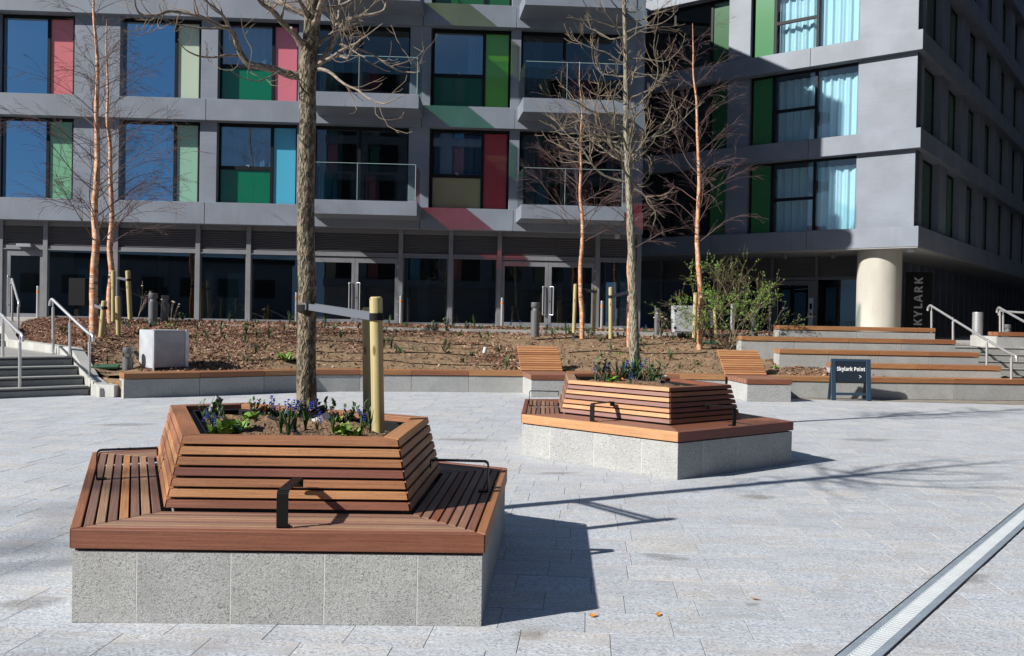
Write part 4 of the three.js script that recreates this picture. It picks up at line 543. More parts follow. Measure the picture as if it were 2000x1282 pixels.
// ------------------------------------------------------------------ trees
const rdir = () => { const a = rr(0, 6.283), y = rr(-1, 1), s = Math.sqrt(1 - y * y); return V(s * Math.cos(a), y, s * Math.sin(a)); };
function sprout(out, p, d, len, r, lvl, o) {
  const n = Math.max(3, Math.ceil(len / (o.step ?? 0.12))), pts = [p.clone()], dir = d.clone().normalize(), rad = [r]; let kink = rdir();
  for (let i = 1; i <= n; i++) { if (i % 3 === 0) kink = rdir(); dir.addScaledVector(kink, o.jit * 0.5).addScaledVector(rdir(), o.jit * 0.5).add(V(0, (o.up ?? 0) * (i / n) + (o.up0 ?? 0), 0)).normalize(); pts.push(pts[i - 1].clone().addScaledVector(dir, len / n)); rad.push(Math.max(o.rmin, r * (1 - (o.taper ?? 0.75) * i / n))); }
  (lvl >= (o.thickLvl ?? 2) ? out.thick : out.thin).push(tube(pts, rad, r > 0.02 ? 8 : r > 0.008 ? 5 : 4, 0, r > 0.02));
  if (lvl > 0) { const m = Math.max(1, Math.round(len * o.dens[lvl] * rr(0.8, 1.2))); for (let k = 0; k < m; k++) { const t = rr(o.from ?? 0.2, 0.97), i = Math.min(n - 1, Math.floor(t * n)), q = pts[i], td = pts[i + 1].clone().sub(q).normalize(), side = td.clone().cross(rdir()).normalize(); const nd = td.clone().multiplyScalar(Math.cos(o.ang)).addScaledVector(side, Math.sin(o.ang)); if (o.flat) nd.y *= o.flat; sprout(out, q, nd, len * rr(o.ratio[0], o.ratio[1]) * (1.1 - 0.6 * t), Math.max(o.rmin, rad[i] * rr(0.45, 0.65)), lvl - 1, o); } }
  return pts;
}
// nearer street tree: surveyed trunk and main limbs, smaller wood grown on them
{
  const bz = 6.75, t = thing('street_tree', 'bare rough-barked tree with thick trunk rising from the nearer planter', 'tree');
  const line = [[600, 812, 21], [599, 790, 20], [598, 720, 18.6], [599, 640, 18], [600, 560, 17.6], [597, 470, 17], [597, 380, 16.6], [599, 300, 16.4], [601, 220, 16], [600, 160, 16.6], [601, 128, 17.5], [606, 85, 15.5], [609, 40, 15.3], [609, 0, 15.5], [607, -60, 13], [610, -140, 11.5], [606, -230, 9.5], [610, -330, 7], [606, -430, 4.5], [608, -520, 2.5]];
  const P = line.map(([x, y]) => at(x, y, bz)), S = smooth(P, 130), R = S.map((_, i) => { const f = i / 130 * (line.length - 1), k = Math.min(line.length - 2, Math.floor(f)); return lerp(line[k][2], line[k + 1][2], f - k) * bz / 1750; });
  part(t, 'trunk', tube(S, R, 40, 0.035), M.bark);
  const sub = { rmin: 0.0018, jit: 0.5, up: 0.28, up0: 0.03, dens: [0, 3.2, 3.2], ang: 0.85, ratio: [0.3, 0.65], step: 0.05, thickLvl: 9, from: 0.15 };
  const limb = (c, z1, r0, r1, twigs0 = 6, twigs = Math.round(twigs0 * 1.4)) => { const pts = c.map(([x, y], i) => at(x, y, bz + (z1 - bz) * i / (c.length - 1))), Q = smooth(pts, 14 * (c.length - 1)), rad = Q.map((_, i) => lerp(r0 * 0.95, r1 * 0.62, Math.pow(i / (Q.length - 1), 0.6)));
    const L = part(t, 'branch', tube(Q, rad, 12, 0.09), M.limb); const out = { thick: [], thin: [] }; for (let k = 0; k < twigs; k++) { const i = Math.floor(rr(0.3, 0.97) * (Q.length - 2)), td = Q[i + 1].clone().sub(Q[i]).normalize(), sd = td.clone().cross(rdir()).normalize(); sprout(out, Q[i], td.multiplyScalar(0.55).addScaledVector(sd, 0.8).add(V(0, 0.25, 0)), rr(0.14, 0.5), Math.min(0.006, rad[i] * 0.5), 1, sub); } if (out.thin.length) part(L, 'twigs', out.thin, M.twig); };
  limb([[590, 148], [566, 146], [545, 139], [512, 131], [485, 125], [470, 104], [462, 86], [456, 66], [446, 56], [430, 52], [411, 42], [384, 30], [350, 24], [332, 22], [304, 29], [274, 27], [265, 14], [262, -8]], 6.2, 0.040, 0.008, 9);
  limb([[448, 57], [440, 38], [431, 26], [415, 12], [399, 0], [380, -14]], 6.3, 0.018, 0.008, 3);
  limb([[466, 109], [444, 108], [415, 112], [390, 110], [372, 103], [361, 96], [352, 86], [347, 77]], 6.0, 0.012, 0.004, 3);
  limb([[430, 54], [410, 56], [368, 52], [335, 44], [312, 32], [302, 28]], 6.4, 0.011, 0.004, 3);
  limb([[600, 108], [588, 88], [579, 72], [564, 56], [550, 43], [536, 24], [521, 14], [510, 6], [502, -6], [492, -30]], 6.5, 0.036, 0.016, 6);
  limb([[600, 84], [588, 80], [576, 68], [568, 54]], 6.4, 0.026, 0.015, 0);
  limb([[548, 40], [552, 24], [556, 6], [562, -12]], 6.2, 0.014, 0.006, 3);
  limb([[612, 132], [622, 122], [634, 112], [645, 92], [654, 74], [666, 52], [676, 42], [689, 36], [704, 32], [718, 30], [736, 26], [750, 19], [753, 4], [751, -16]], 6.9, 0.036, 0.012, 7);
  limb([[689, 36], [696, 20], [708, 6], [716, -12]], 6.6, 0.012, 0.006, 3);
  limb([[616, 128], [632, 120], [648, 112], [664, 100], [684, 90], [697, 84], [708, 72], [707, 66], [696, 65], [688, 68], [682, 77]], 6.3, 0.020, 0.006, 4);
  limb([[666, 86], [682, 94], [700, 106], [713, 112]], 6.2, 0.010, 0.006, 2);
  limb([[648, 112], [664, 110], [678, 113], [684, 103], [694, 86], [718, 68], [747, 46]], 6.1, 0.014, 0.005, 4);
  limb([[618, 135], [634, 137], [648, 144], [664, 158], [676, 166], [700, 177], [716, 190], [738, 200], [752, 202], [770, 195], [792, 184]], 5.9, 0.017, 0.005, 5);
  limb([[684, 90], [706, 98], [730, 107], [756, 126], [779, 138], [800, 141], [818, 140], [818, 126], [814, 114]], 6.5, 0.012, 0.005, 4);
  limb([[618, 88], [634, 76], [652, 62], [660, 36], [664, 0], [672, -30]], 7.2, 0.024, 0.012, 4);
  limb([[582, 142], [562, 150], [548, 140], [530, 148], [505, 158], [478, 154], [462, 146], [452, 138]], 6.0, 0.010, 0.004, 3);
  limb([[606, 40], [590, 10], [570, -20], [530, -50], [480, -70]], 6.2, 0.026, 0.008, 4); limb([[610, -30], [640, -60], [690, -90], [750, -100]], 6.9, 0.024, 0.008, 4);
  const up = { thick: [], thin: [] }, so = { rmin: 0.003, jit: 0.42, up: 0.22, up0: 0.02, dens: [0, 2.6, 2.4], ang: 0.8, ratio: [0.3, 0.6], step: 0.12, thickLvl: 2 };
  for (let k = 0; k < 15; k++) { const i = 80 + Math.floor(k * 3.2), a = k * 2.4 + 0.6; sprout(up, S[i], V(Math.cos(a), 0.45, Math.sin(a)), rr(0.9, 1.5) * (1.15 - k * 0.05), 0.026 - k * 0.001, 2, so); }
  part(t, 'branch', up.thick, M.limb); part(t, 'twigs', up.thin, M.twig);
}
// farther planter tree: many upturned pale branches up a straight stem
{
  const bz = 13.0, t = thing('street_tree', 'slender bare tree with many upturned pale branches in the farther planter', 'tree');
  const line = [[1241, 740, 13], [1240, 715, 10.6], [1239, 660, 9.4], [1236, 552, 7.8], [1232, 436, 7.4], [1229, 374, 7], [1226, 311, 6.4], [1224, 269, 6], [1223, 187, 5.4], [1222, 94, 4.6], [1219, 0, 3.8], [1217, -90, 2.8], [1220, -170, 1.6]];
  const P = line.map(([x, y]) => at(x, y, bz)), S = smooth(P, 130), R = S.map((_, i) => { const f = i / 130 * (line.length - 1), k = Math.min(line.length - 2, Math.floor(f)); return lerp(line[k][2], line[k + 1][2], f - k) * bz / 1750; });
  part(t, 'trunk', tube(S, R, 28, 0.04), M.bark2);
  const so = { rmin: 0.0026, jit: 0.4, up: 0.2, up0: 0.012, dens: [0, 4.6, 5.6], ang: 0.72, ratio: [0.25, 0.6], step: 0.09, thickLvl: 2, from: 0.25 };
  const lo = S.findIndex((p) => p.y > at(1230, 372, bz).y), n = 56; for (let k = 0; k < n; k++) { const i = Math.min(124, Math.round(lo + (126 - lo) * Math.pow(k / (n - 1), 0.95))), f = k / n, a = k * 2.7 + rr(-0.3, 0.3) + 0.2, flat = Math.abs(Math.cos(a)); const out = { thick: [], thin: [] }; sprout(out, S[i], V(Math.cos(a) * 1.15, lerp(0.12, 0.42, f), Math.sin(a) * 0.8), rr(0.95, 1.6) * (1.05 - 0.5 * f) * (0.7 + 0.4 * flat), lerp(0.020, 0.009, f), 2, so); const b = part(t, 'branch', out.thick, M.bark2); part(b, 'twigs', out.thin, M.twig); }
}
// a bare street tree outside the frame at the left whose crown throws the soft dapple on the left paving
{ const t = thing('street_tree', 'bare tree standing on the square outside the frame at the left', 'tree', [-23.4, 0, 4.6]); t.scale.setScalar(1.9); const so = { rmin: 0.005, jit: 0.36, up: 0.1, up0: 0.02, dens: [0, 2.4, 2.2, 1.5], ang: 0.75, ratio: [0.35, 0.65], step: 0.2, thickLvl: 2 }, out = { thick: [], thin: [] }; part(t, 'trunk', tube(smooth([V(0, 0, 0), V(0.05, 3, 0), V(0, 6, 0.05), V(0, 9, 0)], 30), Array.from({ length: 31 }, (_, i) => 0.13 * (1 - i / 34)), 14, 0.05), M.bark); for (let k = 0; k < 18; k++) { const a = k * 2.4; sprout(out, V(0, 4.2 + k * 0.26, 0), V(Math.cos(a), 0.5, Math.sin(a)), rr(1.6, 2.6) * (1.1 - k * 0.035), 0.045, 3, so); } part(t, 'branches', out.thick, M.limb); part(t, 'twigs', out.thin, M.twig); }
// birches on the bank
function birch(label, px, base, Z, topPx, w0, crownFrom, spread, nb) {
  const p0 = at(px[0], base, Z); p0.y = bedH(p0.x, p0.z) - 0.05; const p1 = at(px[2], topPx, Z), pm = at(px[1], (base + topPx) / 2, Z); const t = thing('birch_tree', label, 'tree', [0, 0, 0], 0);
  const K = []; for (let i = 0; i <= 12; i++) { const f = i / 12, a = p0.clone().lerp(pm, f * 2), b = pm.clone().lerp(p1, f * 2 - 1); const q = f < 0.5 ? a : b; K.push(q.add(V(rr(-1, 1) * 0.045, 0, rr(-1, 1) * 0.04).multiplyScalar(i ? 1 : 0))); }
  const S = smooth(K, 90), r0 = w0 / 2 * Z / 1750; part(t, 'trunk', tube(S, S.map((_, i) => Math.max(0.006, r0 * Math.pow(1 - i / 93, 0.8))), 16, 0.05), M.birch);
  const o = { rmin: 0.0028, jit: 0.16, up: -0.16, up0: 0.035, dens: [0, 4.5, 4.4], ang: 0.5, ratio: [0.3, 0.65], step: 0.16, thickLvl: 2, from: 0.25, taper: 0.8 };
  const out = { thick: [], thin: [] }; for (let k = 0; k < nb; k++) { const f = lerp(crownFrom, 0.97, Math.pow(k / nb, 1.0)), i = Math.floor(f * 89), a = k * 2.4 + rr(-0.4, 0.4); const L = spread * rr(0.7, 1.15) * (1 - 0.62 * (f - crownFrom) / (1 - crownFrom)); sprout(out, S[i], V(Math.cos(a), rr(0.55, 1.0), Math.sin(a)), L, lerp(0.017, 0.006, f), 2, o); }
  part(t, 'branches', out.thick, M.birchTwig); part(t, 'twigs', out.thin, M.birchTwig);
}
birch('taller orange-barked birch at the far left, tied to two stakes', [183, 188, 184], 655, 20.6, -90, 17, 0.24, 2.5, 46);
birch('thinner orange-barked birch just right of the taller left birch', [216, 214, 207], 622, 24.3, 40, 13, 0.26, 2.3, 40);
birch('slim birch between two stakes in front of the second double door', [1137, 1136, 1133], 640, 23.6, 120, 10, 0.34, 2.2, 36);
birch('birch mostly hidden behind the trunk of the farther planter tree', [1228, 1229, 1231], 648, 22.6, 250, 10, 0.42, 1.5, 16);
birch('birch with peeling pink bark rising out of the leafy shrub', [1367, 1363, 1353], 652, 22.4, 45, 12, 0.32, 2.3, 38);

// leafy shrub beside the seat tiers
{ const b = onBed(1424, 682), t = thing('leafy_shrub', 'many-stemmed shrub with fresh green leaves left of the seat tiers', 'shrub', [b.x, b.y - 0.03, b.z]); const out = { thick: [], thin: [] }, tips = [];
  const o = { rmin: 0.0035, jit: 0.3, up: 0.02, up0: 0.03, dens: [0, 4.6, 3.8], ang: 0.75, ratio: [0.3, 0.6], step: 0.1, thickLvl: 2, from: 0.3 };
  for (let k = 0; k < 17; k++) { const a = k * 2.4, s = 0.25 + 0.75 * (k % 5) / 4; sprout(out, V(Math.cos(a) * 0.05, 0, Math.sin(a) * 0.05), V(Math.cos(a) * s * 1.05, 1, Math.sin(a) * s * 0.9), rr(1.9, 2.7), 0.011, 2, o); }
  part(t, 'stem', out.thick, std({ color: lin(0.20, 0.17, 0.11), roughness: 0.9 })); part(t, 'twigs', out.thin, std({ color: lin(0.13, 0.105, 0.06), roughness: 0.9 }));
  const lg = new THREE.BufferGeometry(); lg.setAttribute('position', new THREE.Float32BufferAttribute([0, 0, 0, 0.3, 0.4, 0.06, 0, 1, 0, -0.3, 0.4, 0.06], 3)); lg.setIndex([0, 1, 2, 0, 2, 3]); lg.computeVertexNormals();
  const pts = out.thin.flatMap((g) => { const p = g.attributes.position, r = []; for (let i = 0; i < p.count; i += 5) r.push(V(p.getX(i), p.getY(i), p.getZ(i))); return r; }).filter((p) => p.y > 0.5); const N = 4300, m = new THREE.InstancedMesh(lg, phys({ color: lin(1, 1, 1), roughness: 0.7, transmission: 0.35, thickness: 0, side: THREE.DoubleSide }), N), q = new THREE.Object3D(), c = new THREE.Color();
  let k = 0; for (let tries = 0; k < N && tries < 60000; tries++) { const p = pts[Math.floor(rnd() * pts.length)]; if (fbm(mod(p.x, 8) / 8, mod(p.y, 8) / 8, 14, 14, 2, 501) < 0.46 && rnd() < 0.85) continue; q.position.copy(p).addScaledVector(rdir(), 0.02); q.rotation.set(rr(-1.2, 1.2), rr(0, 6.3), rr(-1.2, 1.2)); q.scale.setScalar(rr(0.028, 0.058)); q.updateMatrix(); m.setMatrixAt(k, q.matrix); const v = rr(0.6, 1.3); c.setRGB(0.15 * v, 0.30 * v, 0.025 * v); m.setColorAt(k, c); k++; }
  m.count = k; m.name = 'leaves'; m.userData = { kind: 'stuff' }; m.castShadow = m.receiveShadow = true; t.add(m); }

// ------------------------------------------------------------------ stakes and ties
function stake(label, bot, top, r, group = 'round timber tree stakes') { const d = top.clone().sub(bot), L = d.length(); const g = lathe([[0.0001, 0], [r, 0], [r, L - 0.012], [r - 0.01, L], [0.0001, L]], 22); const q = new THREE.Quaternion().setFromUnitVectors(V(0, 1, 0), d.normalize()); const m = single('tree_stake', g, M.pine, label, 'stake', group, bot.toArray()); m.quaternion.copy(q); return m; }
const sk = (lab, xb, yb, xt, yt, Z, w) => { const b = at(xb, yb, Z); b.y -= 0.15; stake(lab, b, at(xt, yt, Z), w / 2 * Z / 1750); };
sk('thick pale stake in the nearer planter, front one with the strap', 740, 842, 734, 580, 6.05, 25);
sk('stake in the nearer planter, half hidden behind the front stake', 719, 808, 716, 600, 7.0, 18);
sk('short leaning stake tied to the taller left birch, lowest on the bank', 193, 690, 203, 588, 20.0, 10);
sk('second stake of the taller left birch, upright, nearer the silver cabinet', 232, 681, 229, 579, 20.3, 9);
sk('stake against the stem of the thinner left birch', 221, 617, 221, 529, 23.9, 8);
sk('leaning stake right of the thinner left birch before the dark window', 254, 613, 249, 529, 24.2, 9);
sk('left of two stakes at the slim birch before the double door', 1121, 639, 1124, 555, 23.3, 7);
sk('right of two stakes at the slim birch before the double door', 1160, 637, 1162, 562, 23.8, 7);
sk('lone stake strapped to the birch behind the planter tree', 1193, 650, 1193, 561, 22.4, 8);
sk('stake at the birch inside the leafy shrub', 1356, 648, 1359, 572, 22.2, 8);
sk('stake half hidden by shrub stems right of its birch', 1399, 648, 1396, 600, 22.8, 6);
function tie(label, A, B, w, ra, rb) { // loop round the tree (A) and a band across to the stake (B)
  const t = thing('tree_tie', label, 'tree tie', A.toArray()); const d = B.clone().sub(A), L = d.length(), e = d.clone().normalize(), n = V(-e.z, 0, e.x).normalize(); const mat = std({ color: lin(0.115, 0.128, 0.155), roughness: 0.4 });
  const bar = (o0, o1, yy) => hexa([V(0, -w / 2 + yy, 0).addScaledVector(n, o0), V(0, w / 2 + yy, 0).addScaledVector(n, o0), V(0, w / 2 + yy, 0).addScaledVector(n, o0 + 0.006), V(0, -w / 2 + yy, 0).addScaledVector(n, o0 + 0.006), d.clone().add(V(0, -w / 2 + yy, 0)).addScaledVector(n, o1), d.clone().add(V(0, w / 2 + yy, 0)).addScaledVector(n, o1), d.clone().add(V(0, w / 2 + yy, 0)).addScaledVector(n, o1 + 0.006), d.clone().add(V(0, -w / 2 + yy, 0)).addScaledVector(n, o1 + 0.006)], 0.001);
  part(t, 'band', [bar(ra * 0.6, rb, 0), bar(-ra * 0.6, -rb - 0.006, 0)], mat);
  const ring = (c, r, h) => { const g = new THREE.CylinderGeometry(r + 0.006, r + 0.006, h, 28, 1, true); g.translate(c.x, c.y, c.z); return g; };
  part(t, 'loop', ring(V(0, -w * 0.3, 0), ra, w), M.rubber); part(t, 'loop', ring(d, rb, w), M.rubber); part(t, 'buckle', hexa(box(-0.02, 0.02, -w * 0.62, w * 0.62, -0.014, 0.014).attributes.position ? [V(-0.02, -w * 0.6, -0.014), V(-0.02, -w * 0.6, 0.014), V(-0.02, w * 0.6, 0.014), V(-0.02, w * 0.6, -0.014), V(0.02, -w * 0.6, -0.014), V(0.02, -w * 0.6, 0.014), V(0.02, w * 0.6, 0.014), V(0.02, w * 0.6, -0.014)].map((p) => p.addScaledVector(e, ra + 0.03).addScaledVector(n, -ra * 0.6 < 0 ? ra * 0.55 : 0)) : [], 0.004), M.black); }
tie('broad grey webbing strap from the nearer tree to its front stake', at(599, 598, 6.72), at(734, 619, 6.05), 0.048, 0.07, 0.047);
tie('dark tie between the taller left birch and its leaning stake', at(186, 596, 20.6), at(203, 602, 20.0), 0.07, 0.095, 0.06);
tie('dark tie between the thinner left birch and its leaning stake', at(217, 540, 24.3), at(250, 547, 24.2), 0.06, 0.09, 0.062);
tie('dark tie between the slim birch and its right stake', at(1138, 566, 23.6), at(1162, 570, 23.8), 0.07, 0.07, 0.05);
tie('long grey tie from the lone stake to the birch behind the planter tree', at(1228, 571, 22.6), at(1193, 580, 22.4), 0.07, 0.07, 0.055);

// ------------------------------------------------------------------ bollards, cabinets, sign
function lightBollard(label, px, yb, yt, Z, w) { const b = at(px, yb, Z), h = (yb - yt) * Z / 1750, r = w / 2 * Z / 1750; const t = thing('light_bollard', label, 'light bollard', [b.x, b.y - 0.2, b.z]); const H = h + 0.2; part(t, 'post', lathe([[r, 0], [r, H - r * 1.9], [r * 0.97, H - r * 1.88]], 28), M.boll); part(t, 'lens', lathe([[r * 0.72, H - r * 1.9], [r * 0.72, H - r * 1.15]], 24), M.lens); part(t, 'cap', lathe([[r * 0.6, H - r * 1.16], [r, H - r * 1.15], [r, H - 0.012], [r * 0.94, H], [0.001, H]], 28), M.boll); part(t, 'rib', [0, 1, 2].map((k) => { const a = k * 2.094 + 0.5; return box(-0.012, 0.012, H - r * 1.9, H - r * 1.14, -0.01, 0.01).translate(Math.cos(a) * r * 0.86, 0, Math.sin(a) * r * 0.86); }), M.boll); }
lightBollard('grey light bollard low on the bank left of the silver cabinet', 249, 729, 679, 17.5, 20);
lightBollard('tall grey light bollard before the dark window, front one of the pair', 298, 629, 573, 23.6, 17);
lightBollard('grey light bollard right behind the front one of the left pair', 321, 619, 577, 25.0, 14);
lightBollard('grey light bollard in front of the second double door', 1045, 643, 591, 23.2, 17);
lightBollard('grey light bollard left of the white cabinet', 1283, 640, 602, 24.0, 10);
lightBollard('grey light bollard in the shade right of the leafy shrub', 1474, 650, 607, 23.4, 13);
lightBollard('grey light bollard behind the planter at the right edge', 1968, 655, 634, 25.5, 12);
function steelBollard(label, px, yb, yt, Z, w, band = true) { const b = at(px, yb, Z), h = (yb - yt) * Z / 1750 + 0.1, r = w / 2 * Z / 1750; const t = thing('steel_bollard', label, 'bollard', [b.x, b.y - 0.1, b.z]); part(t, 'post', lathe([[r, 0], [r, h - 0.01], [r - 0.01, h], [0.001, h]], 26), M.steel); if (band) part(t, 'reflective_band', lathe([[r + 0.002, h - 0.19], [r + 0.002, h - 0.135]], 26), M.orange); }
steelBollard('slim stainless bollard before the single glass door at far left', 73, 616, 559, 26.4, 5.6); steelBollard('slim stainless bollard left of the nearer tree trunk', 578, 630, 572, 26.6, 5.4); steelBollard('slim stainless bollard at the right jamb of the first double door', 782, 632, 578, 26.6, 5.6); steelBollard('slim stainless bollard left of the second double door', 1168 - 188, 636, 582, 26.6, 5.6); steelBollard('slim stainless bollard beside the lone stake, right of the second double door', 1175, 637, 588, 26.6, 5.4); steelBollard('stainless bollard shining among the shrub branches', 1430, 648, 594, 25.5, 8, false);
steelBollard('fat stainless steel bollard at the head of the right stair', 1909, 672, 610, 26.3, 19, false);
{ const b = at(150, 608, 24.6), t = thing('post_box', 'black box on a post in front of the left window', 'post box', [b.x, b.y - 0.1, b.z]); part(t, 'post', box(-0.06, 0.06, 0, 0.4, -0.05, 0.05), M.black); part(t, 'case', box(-0.18, 0.27, 0.25, 1.0, -0.12, 0.12, 0.008), M.rubber); }
{ const Z = 17.35, b = at(298, 727, Z), t = thing('service_cabinet', 'silver metal service cabinet on legs behind the left end of the bank bench', 'cabinet', [b.x, b.y, b.z], 0.78); const w = 0.66, h = 0.72, d = 0.62;
  part(t, 'case', box(0, w, 0.08, 0.08 + h, -d, 0, 0.01), M.cab); part(t, 'side_panel', box(-0.012, -0.001, 0.07, 0.08 + h + 0.005, -d - 0.005, 0.005, 0.003), M.cabWhite); for (const x of [-0.005, w - 0.02]) for (const z of [0.001, -d - 0.03]) part(t, 'leg', box(x, x + 0.03, -0.25, 0.08 + h, z, z + 0.028, 0.002), M.galv); part(t, 'side_rail', box(w + 0.001, w + 0.05, -0.02, 0.08 + h - 0.01, -0.25, 0.02, 0.004), M.galv); part(t, 'top', box(-0.01, w + 0.01, 0.081 + h, 0.093 + h, -d - 0.01, 0.01, 0.003), M.cabWhite); }
{ const Z = 23.9, b = at(1316, 646, Z), t = thing('service_cabinet', 'white metal cabinet with black hinges beside the shrub birch', 'cabinet', [b.x, b.y - 0.05, b.z], 0.05); part(t, 'case', box(0, 0.78, 0, 0.72, -0.35, 0, 0.01), M.cabWhite); part(t, 'door', box(0.02, 0.76, 0.03, 0.69, 0.001, 0.016, 0.004), M.cabWhite); for (const y of [0.1, 0.56]) part(t, 'hinge', box(-0.004, 0.05, y, y + 0.06, 0.017, 0.03), M.black); part(t, 'lock', box(0.66, 0.68, 0.33, 0.39, 0.0165, 0.028), M.black); part(t, 'side_frame', [box(0.83, 0.87, -0.1, 0.6, -0.1, -0.06), box(1.12, 1.16, -0.1, 0.6, -0.1, -0.06), box(0.83, 1.16, 0.2, 0.62, -0.14, -0.101)], M.boll); }
// navy board sign
{ const t = thing('board_sign', 'navy A-frame board sign with white lettering standing before the bank bench', 'sign', [6.70, 0, -18.78]); const lean = 0.10, fr = (g) => g.applyMatrix4(new THREE.Matrix4().makeRotationX(-lean)).applyMatrix4(new THREE.Matrix4().makeTranslation(0, 0, 0.09)); const H = 0.87;
  for (const x of [0, 0.735]) part(t, 'leg', fr(box(x, x + 0.095, 0, H, -0.02, 0.02, 0.004)), M.navy); part(t, 'top_rail', fr(box(0.096, 0.734, H - 0.055, H, -0.019, 0.019, 0.003)), M.navy); part(t, 'cross_bar', fr(box(0.096, 0.734, 0.11, 0.165, -0.018, 0.018, 0.003)), M.navy);
  const bd = part(t, 'panel', fr(box(0.096, 0.734, 0.385, H - 0.056, -0.01, 0.008)), M.navyDark);
  const tx = new TextGeometry('Skylark Point', { font: lettering, size: 0.083, depth: 0.002, curveSegments: 8 }); tx.computeBoundingBox(); const sc = 0.595 / tx.boundingBox.max.x; tx.scale(sc, 1, 1); tx.translate(0.117, 0.62, 0.0085); part(bd, 'lettering', fr(tx), M.white); const ar = [[0, 0.035], [0, -0.035]].map(([, dy]) => hexa([V(0.585, 0.50 + dy, 0.0085), V(0.585, 0.50 + dy + 0.012 * Math.sign(-dy), 0.0085), V(0.585, 0.50 + dy + 0.012 * Math.sign(-dy), 0.0105), V(0.585, 0.50 + dy, 0.0105), V(0.632, 0.50 + 0.006, 0.0085), V(0.632, 0.50 - 0.006, 0.0085), V(0.632, 0.50 - 0.006, 0.0105), V(0.632, 0.50 + 0.006, 0.0105)])); part(bd, 'arrow', fr(join(ar)), M.white);
  for (const x of [0.02, 0.755]) part(t, 'back_leg', box(x, x + 0.06, 0, 0.84, -0.015, 0.015, 0.003).applyMatrix4(new THREE.Matrix4().makeRotationX(0.2)).applyMatrix4(new THREE.Matrix4().makeTranslation(0, 0, -0.2)), M.navy); }
// green valve covers and a ground spotlight on the bank
for (const [px, py, s, lab] of [[1382, 671, 0.5, 'green valve box lid in the soil behind the right lounger'], [1268, 652, 0.42, 'dark green valve box lid right of the planter tree trunk'], [206, 719, 0.5, 'weathered green valve box lid beside the low light bollard']]) { const p = onBed(px, py); single('valve_lid', box(-s / 2, s / 2, 0, 0.05, -0.16, 0.16, 0.012), M.green, lab, 'lid', 'valve box lids on the bank', [p.x, p.y, p.z]).rotation.set(0.08, rr(-0.3, 0.3), 0); }
function spot(label, p, turn, tilt, r = 0.03, L = 0.11, head = M.boll) { const t = thing('garden_spotlight', label, 'spotlight', p.toArray(), turn); part(t, 'stake', cyl(0.008, 0.008, -0.08, 0.06, 8), M.black); const h = part(t, 'head', lathe([[0.001, 0], [r * 0.9, 0], [r, 0.01], [r, L], [r * 0.86, L], [r * 0.86, L - 0.012], [0.001, L - 0.012]], 24), head); h.position.y = 0.045; h.rotation.z = tilt; }
{ const p = at(412, 812, 6.75); const g = NEAR.groundAt(p.x, p.z); spot('grey tubular spotlight tilted up at the left corner of the nearer planter', V(p.x, g.y, p.z), 0.2, -0.45, 0.035, 0.13); }
{ const p = onBed(1224, 676); spot('small silver spotlight in the soil left of the planter tree trunk', p, 1, -1.0, 0.05, 0.16, M.galv); const q = onBed(946, 694); spot('small grey spotlight on the bare sandy bank', q, 0, -0.2, 0.05, 0.14, M.galv); }
// irrigation in the planters
{ const y = 0.90, P = [[505, 806], [520, 798], [560, 789], [600, 786], [650, 787], [700, 797], [728, 812]].map(([x, yy], i) => at(x, yy, [6.35, 6.6, 6.85, 7.0, 7.0, 6.8, 6.5][i])); const S = smooth(P, 60).map((p) => { const g = NEAR.groundAt(p.x, p.z); p.y = g.y + 0.06; return p; }); const t = thing('irrigation_ring', 'black irrigation hose looped round the nearer tree with orange clips', 'hose'); part(t, 'hose', tube(S, 0.013, 10), M.rubber); for (const f of [0.12, 0.3, 0.62, 0.8, 0.95]) { const i = Math.floor(f * 58); part(t, 'clip', tube([S[i], S[i + 1], S[i + 2]], 0.0165, 10), M.orange); }
  const Q = [[505, 806], [530, 815], [560, 820], [590, 830], [630, 842]].map(([x, yy]) => { const p = at(x, yy, 6.2); p.z = -lerp(6.4, 5.55, (yy - 806) / 36); const g = NEAR.groundAt(p.x, p.z); p.y = g.y + 0.02; return p; }); part(t, 'drip_line', tube(smooth(Q, 40), 0.010, 8), M.rubber); }
{ const p = at(630, 812, 6.3), g = NEAR.groundAt(p.x, p.z); const t = thing('watering_cup', 'black and white watering tube end lying in the nearer planter soil', 'tube end', [p.x, g.y + 0.015, p.z], 0.4); t.scale.setScalar(1.2); const c = part(t, 'tube', lathe([[0.047, 0], [0.05, 0.004], [0.05, 0.08], [0.042, 0.08], [0.042, 0.0]], 26), M.black); c.rotation.z = 0.5; const l = part(t, 'liner', lathe([[0.0515, 0.0], [0.0515, 0.045]], 26), M.white); l.rotation.z = 0.5; }
{ const p = at(1295, 741, 12.1), g = FAR.groundAt(p.x, p.z); const t = thing('watering_cup', 'blue and white watering tube end in the farther planter', 'tube end', [p.x, g.y, p.z], 0.3); part(t, 'tube', lathe([[0.05, 0], [0.06, 0.05], [0.06, 0.075]], 26), std({ color: lin(0.03, 0.06, 0.35), roughness: 0.4 })); part(t, 'lid', lathe([[0.062, 0.0755], [0.062, 0.09], [0.001, 0.092]], 26), M.white);
  const S = smooth([[1190, 738], [1230, 746], [1270, 750], [1298, 756]].map(([x, y]) => { const q = at(x, y, 11.4), h = FAR.groundAt(q.x, q.z); q.y = h.y + 0.02; return q; }), 40); const h = thing('irrigation_ring', 'black irrigation hose in the farther planter with orange clips', 'hose'); part(h, 'hose', tube(S, 0.012, 8), M.rubber); for (const i of [8, 20, 32]) part(h, 'clip', tube([S[i], S[i + 1]], 0.017, 10), M.orange); }

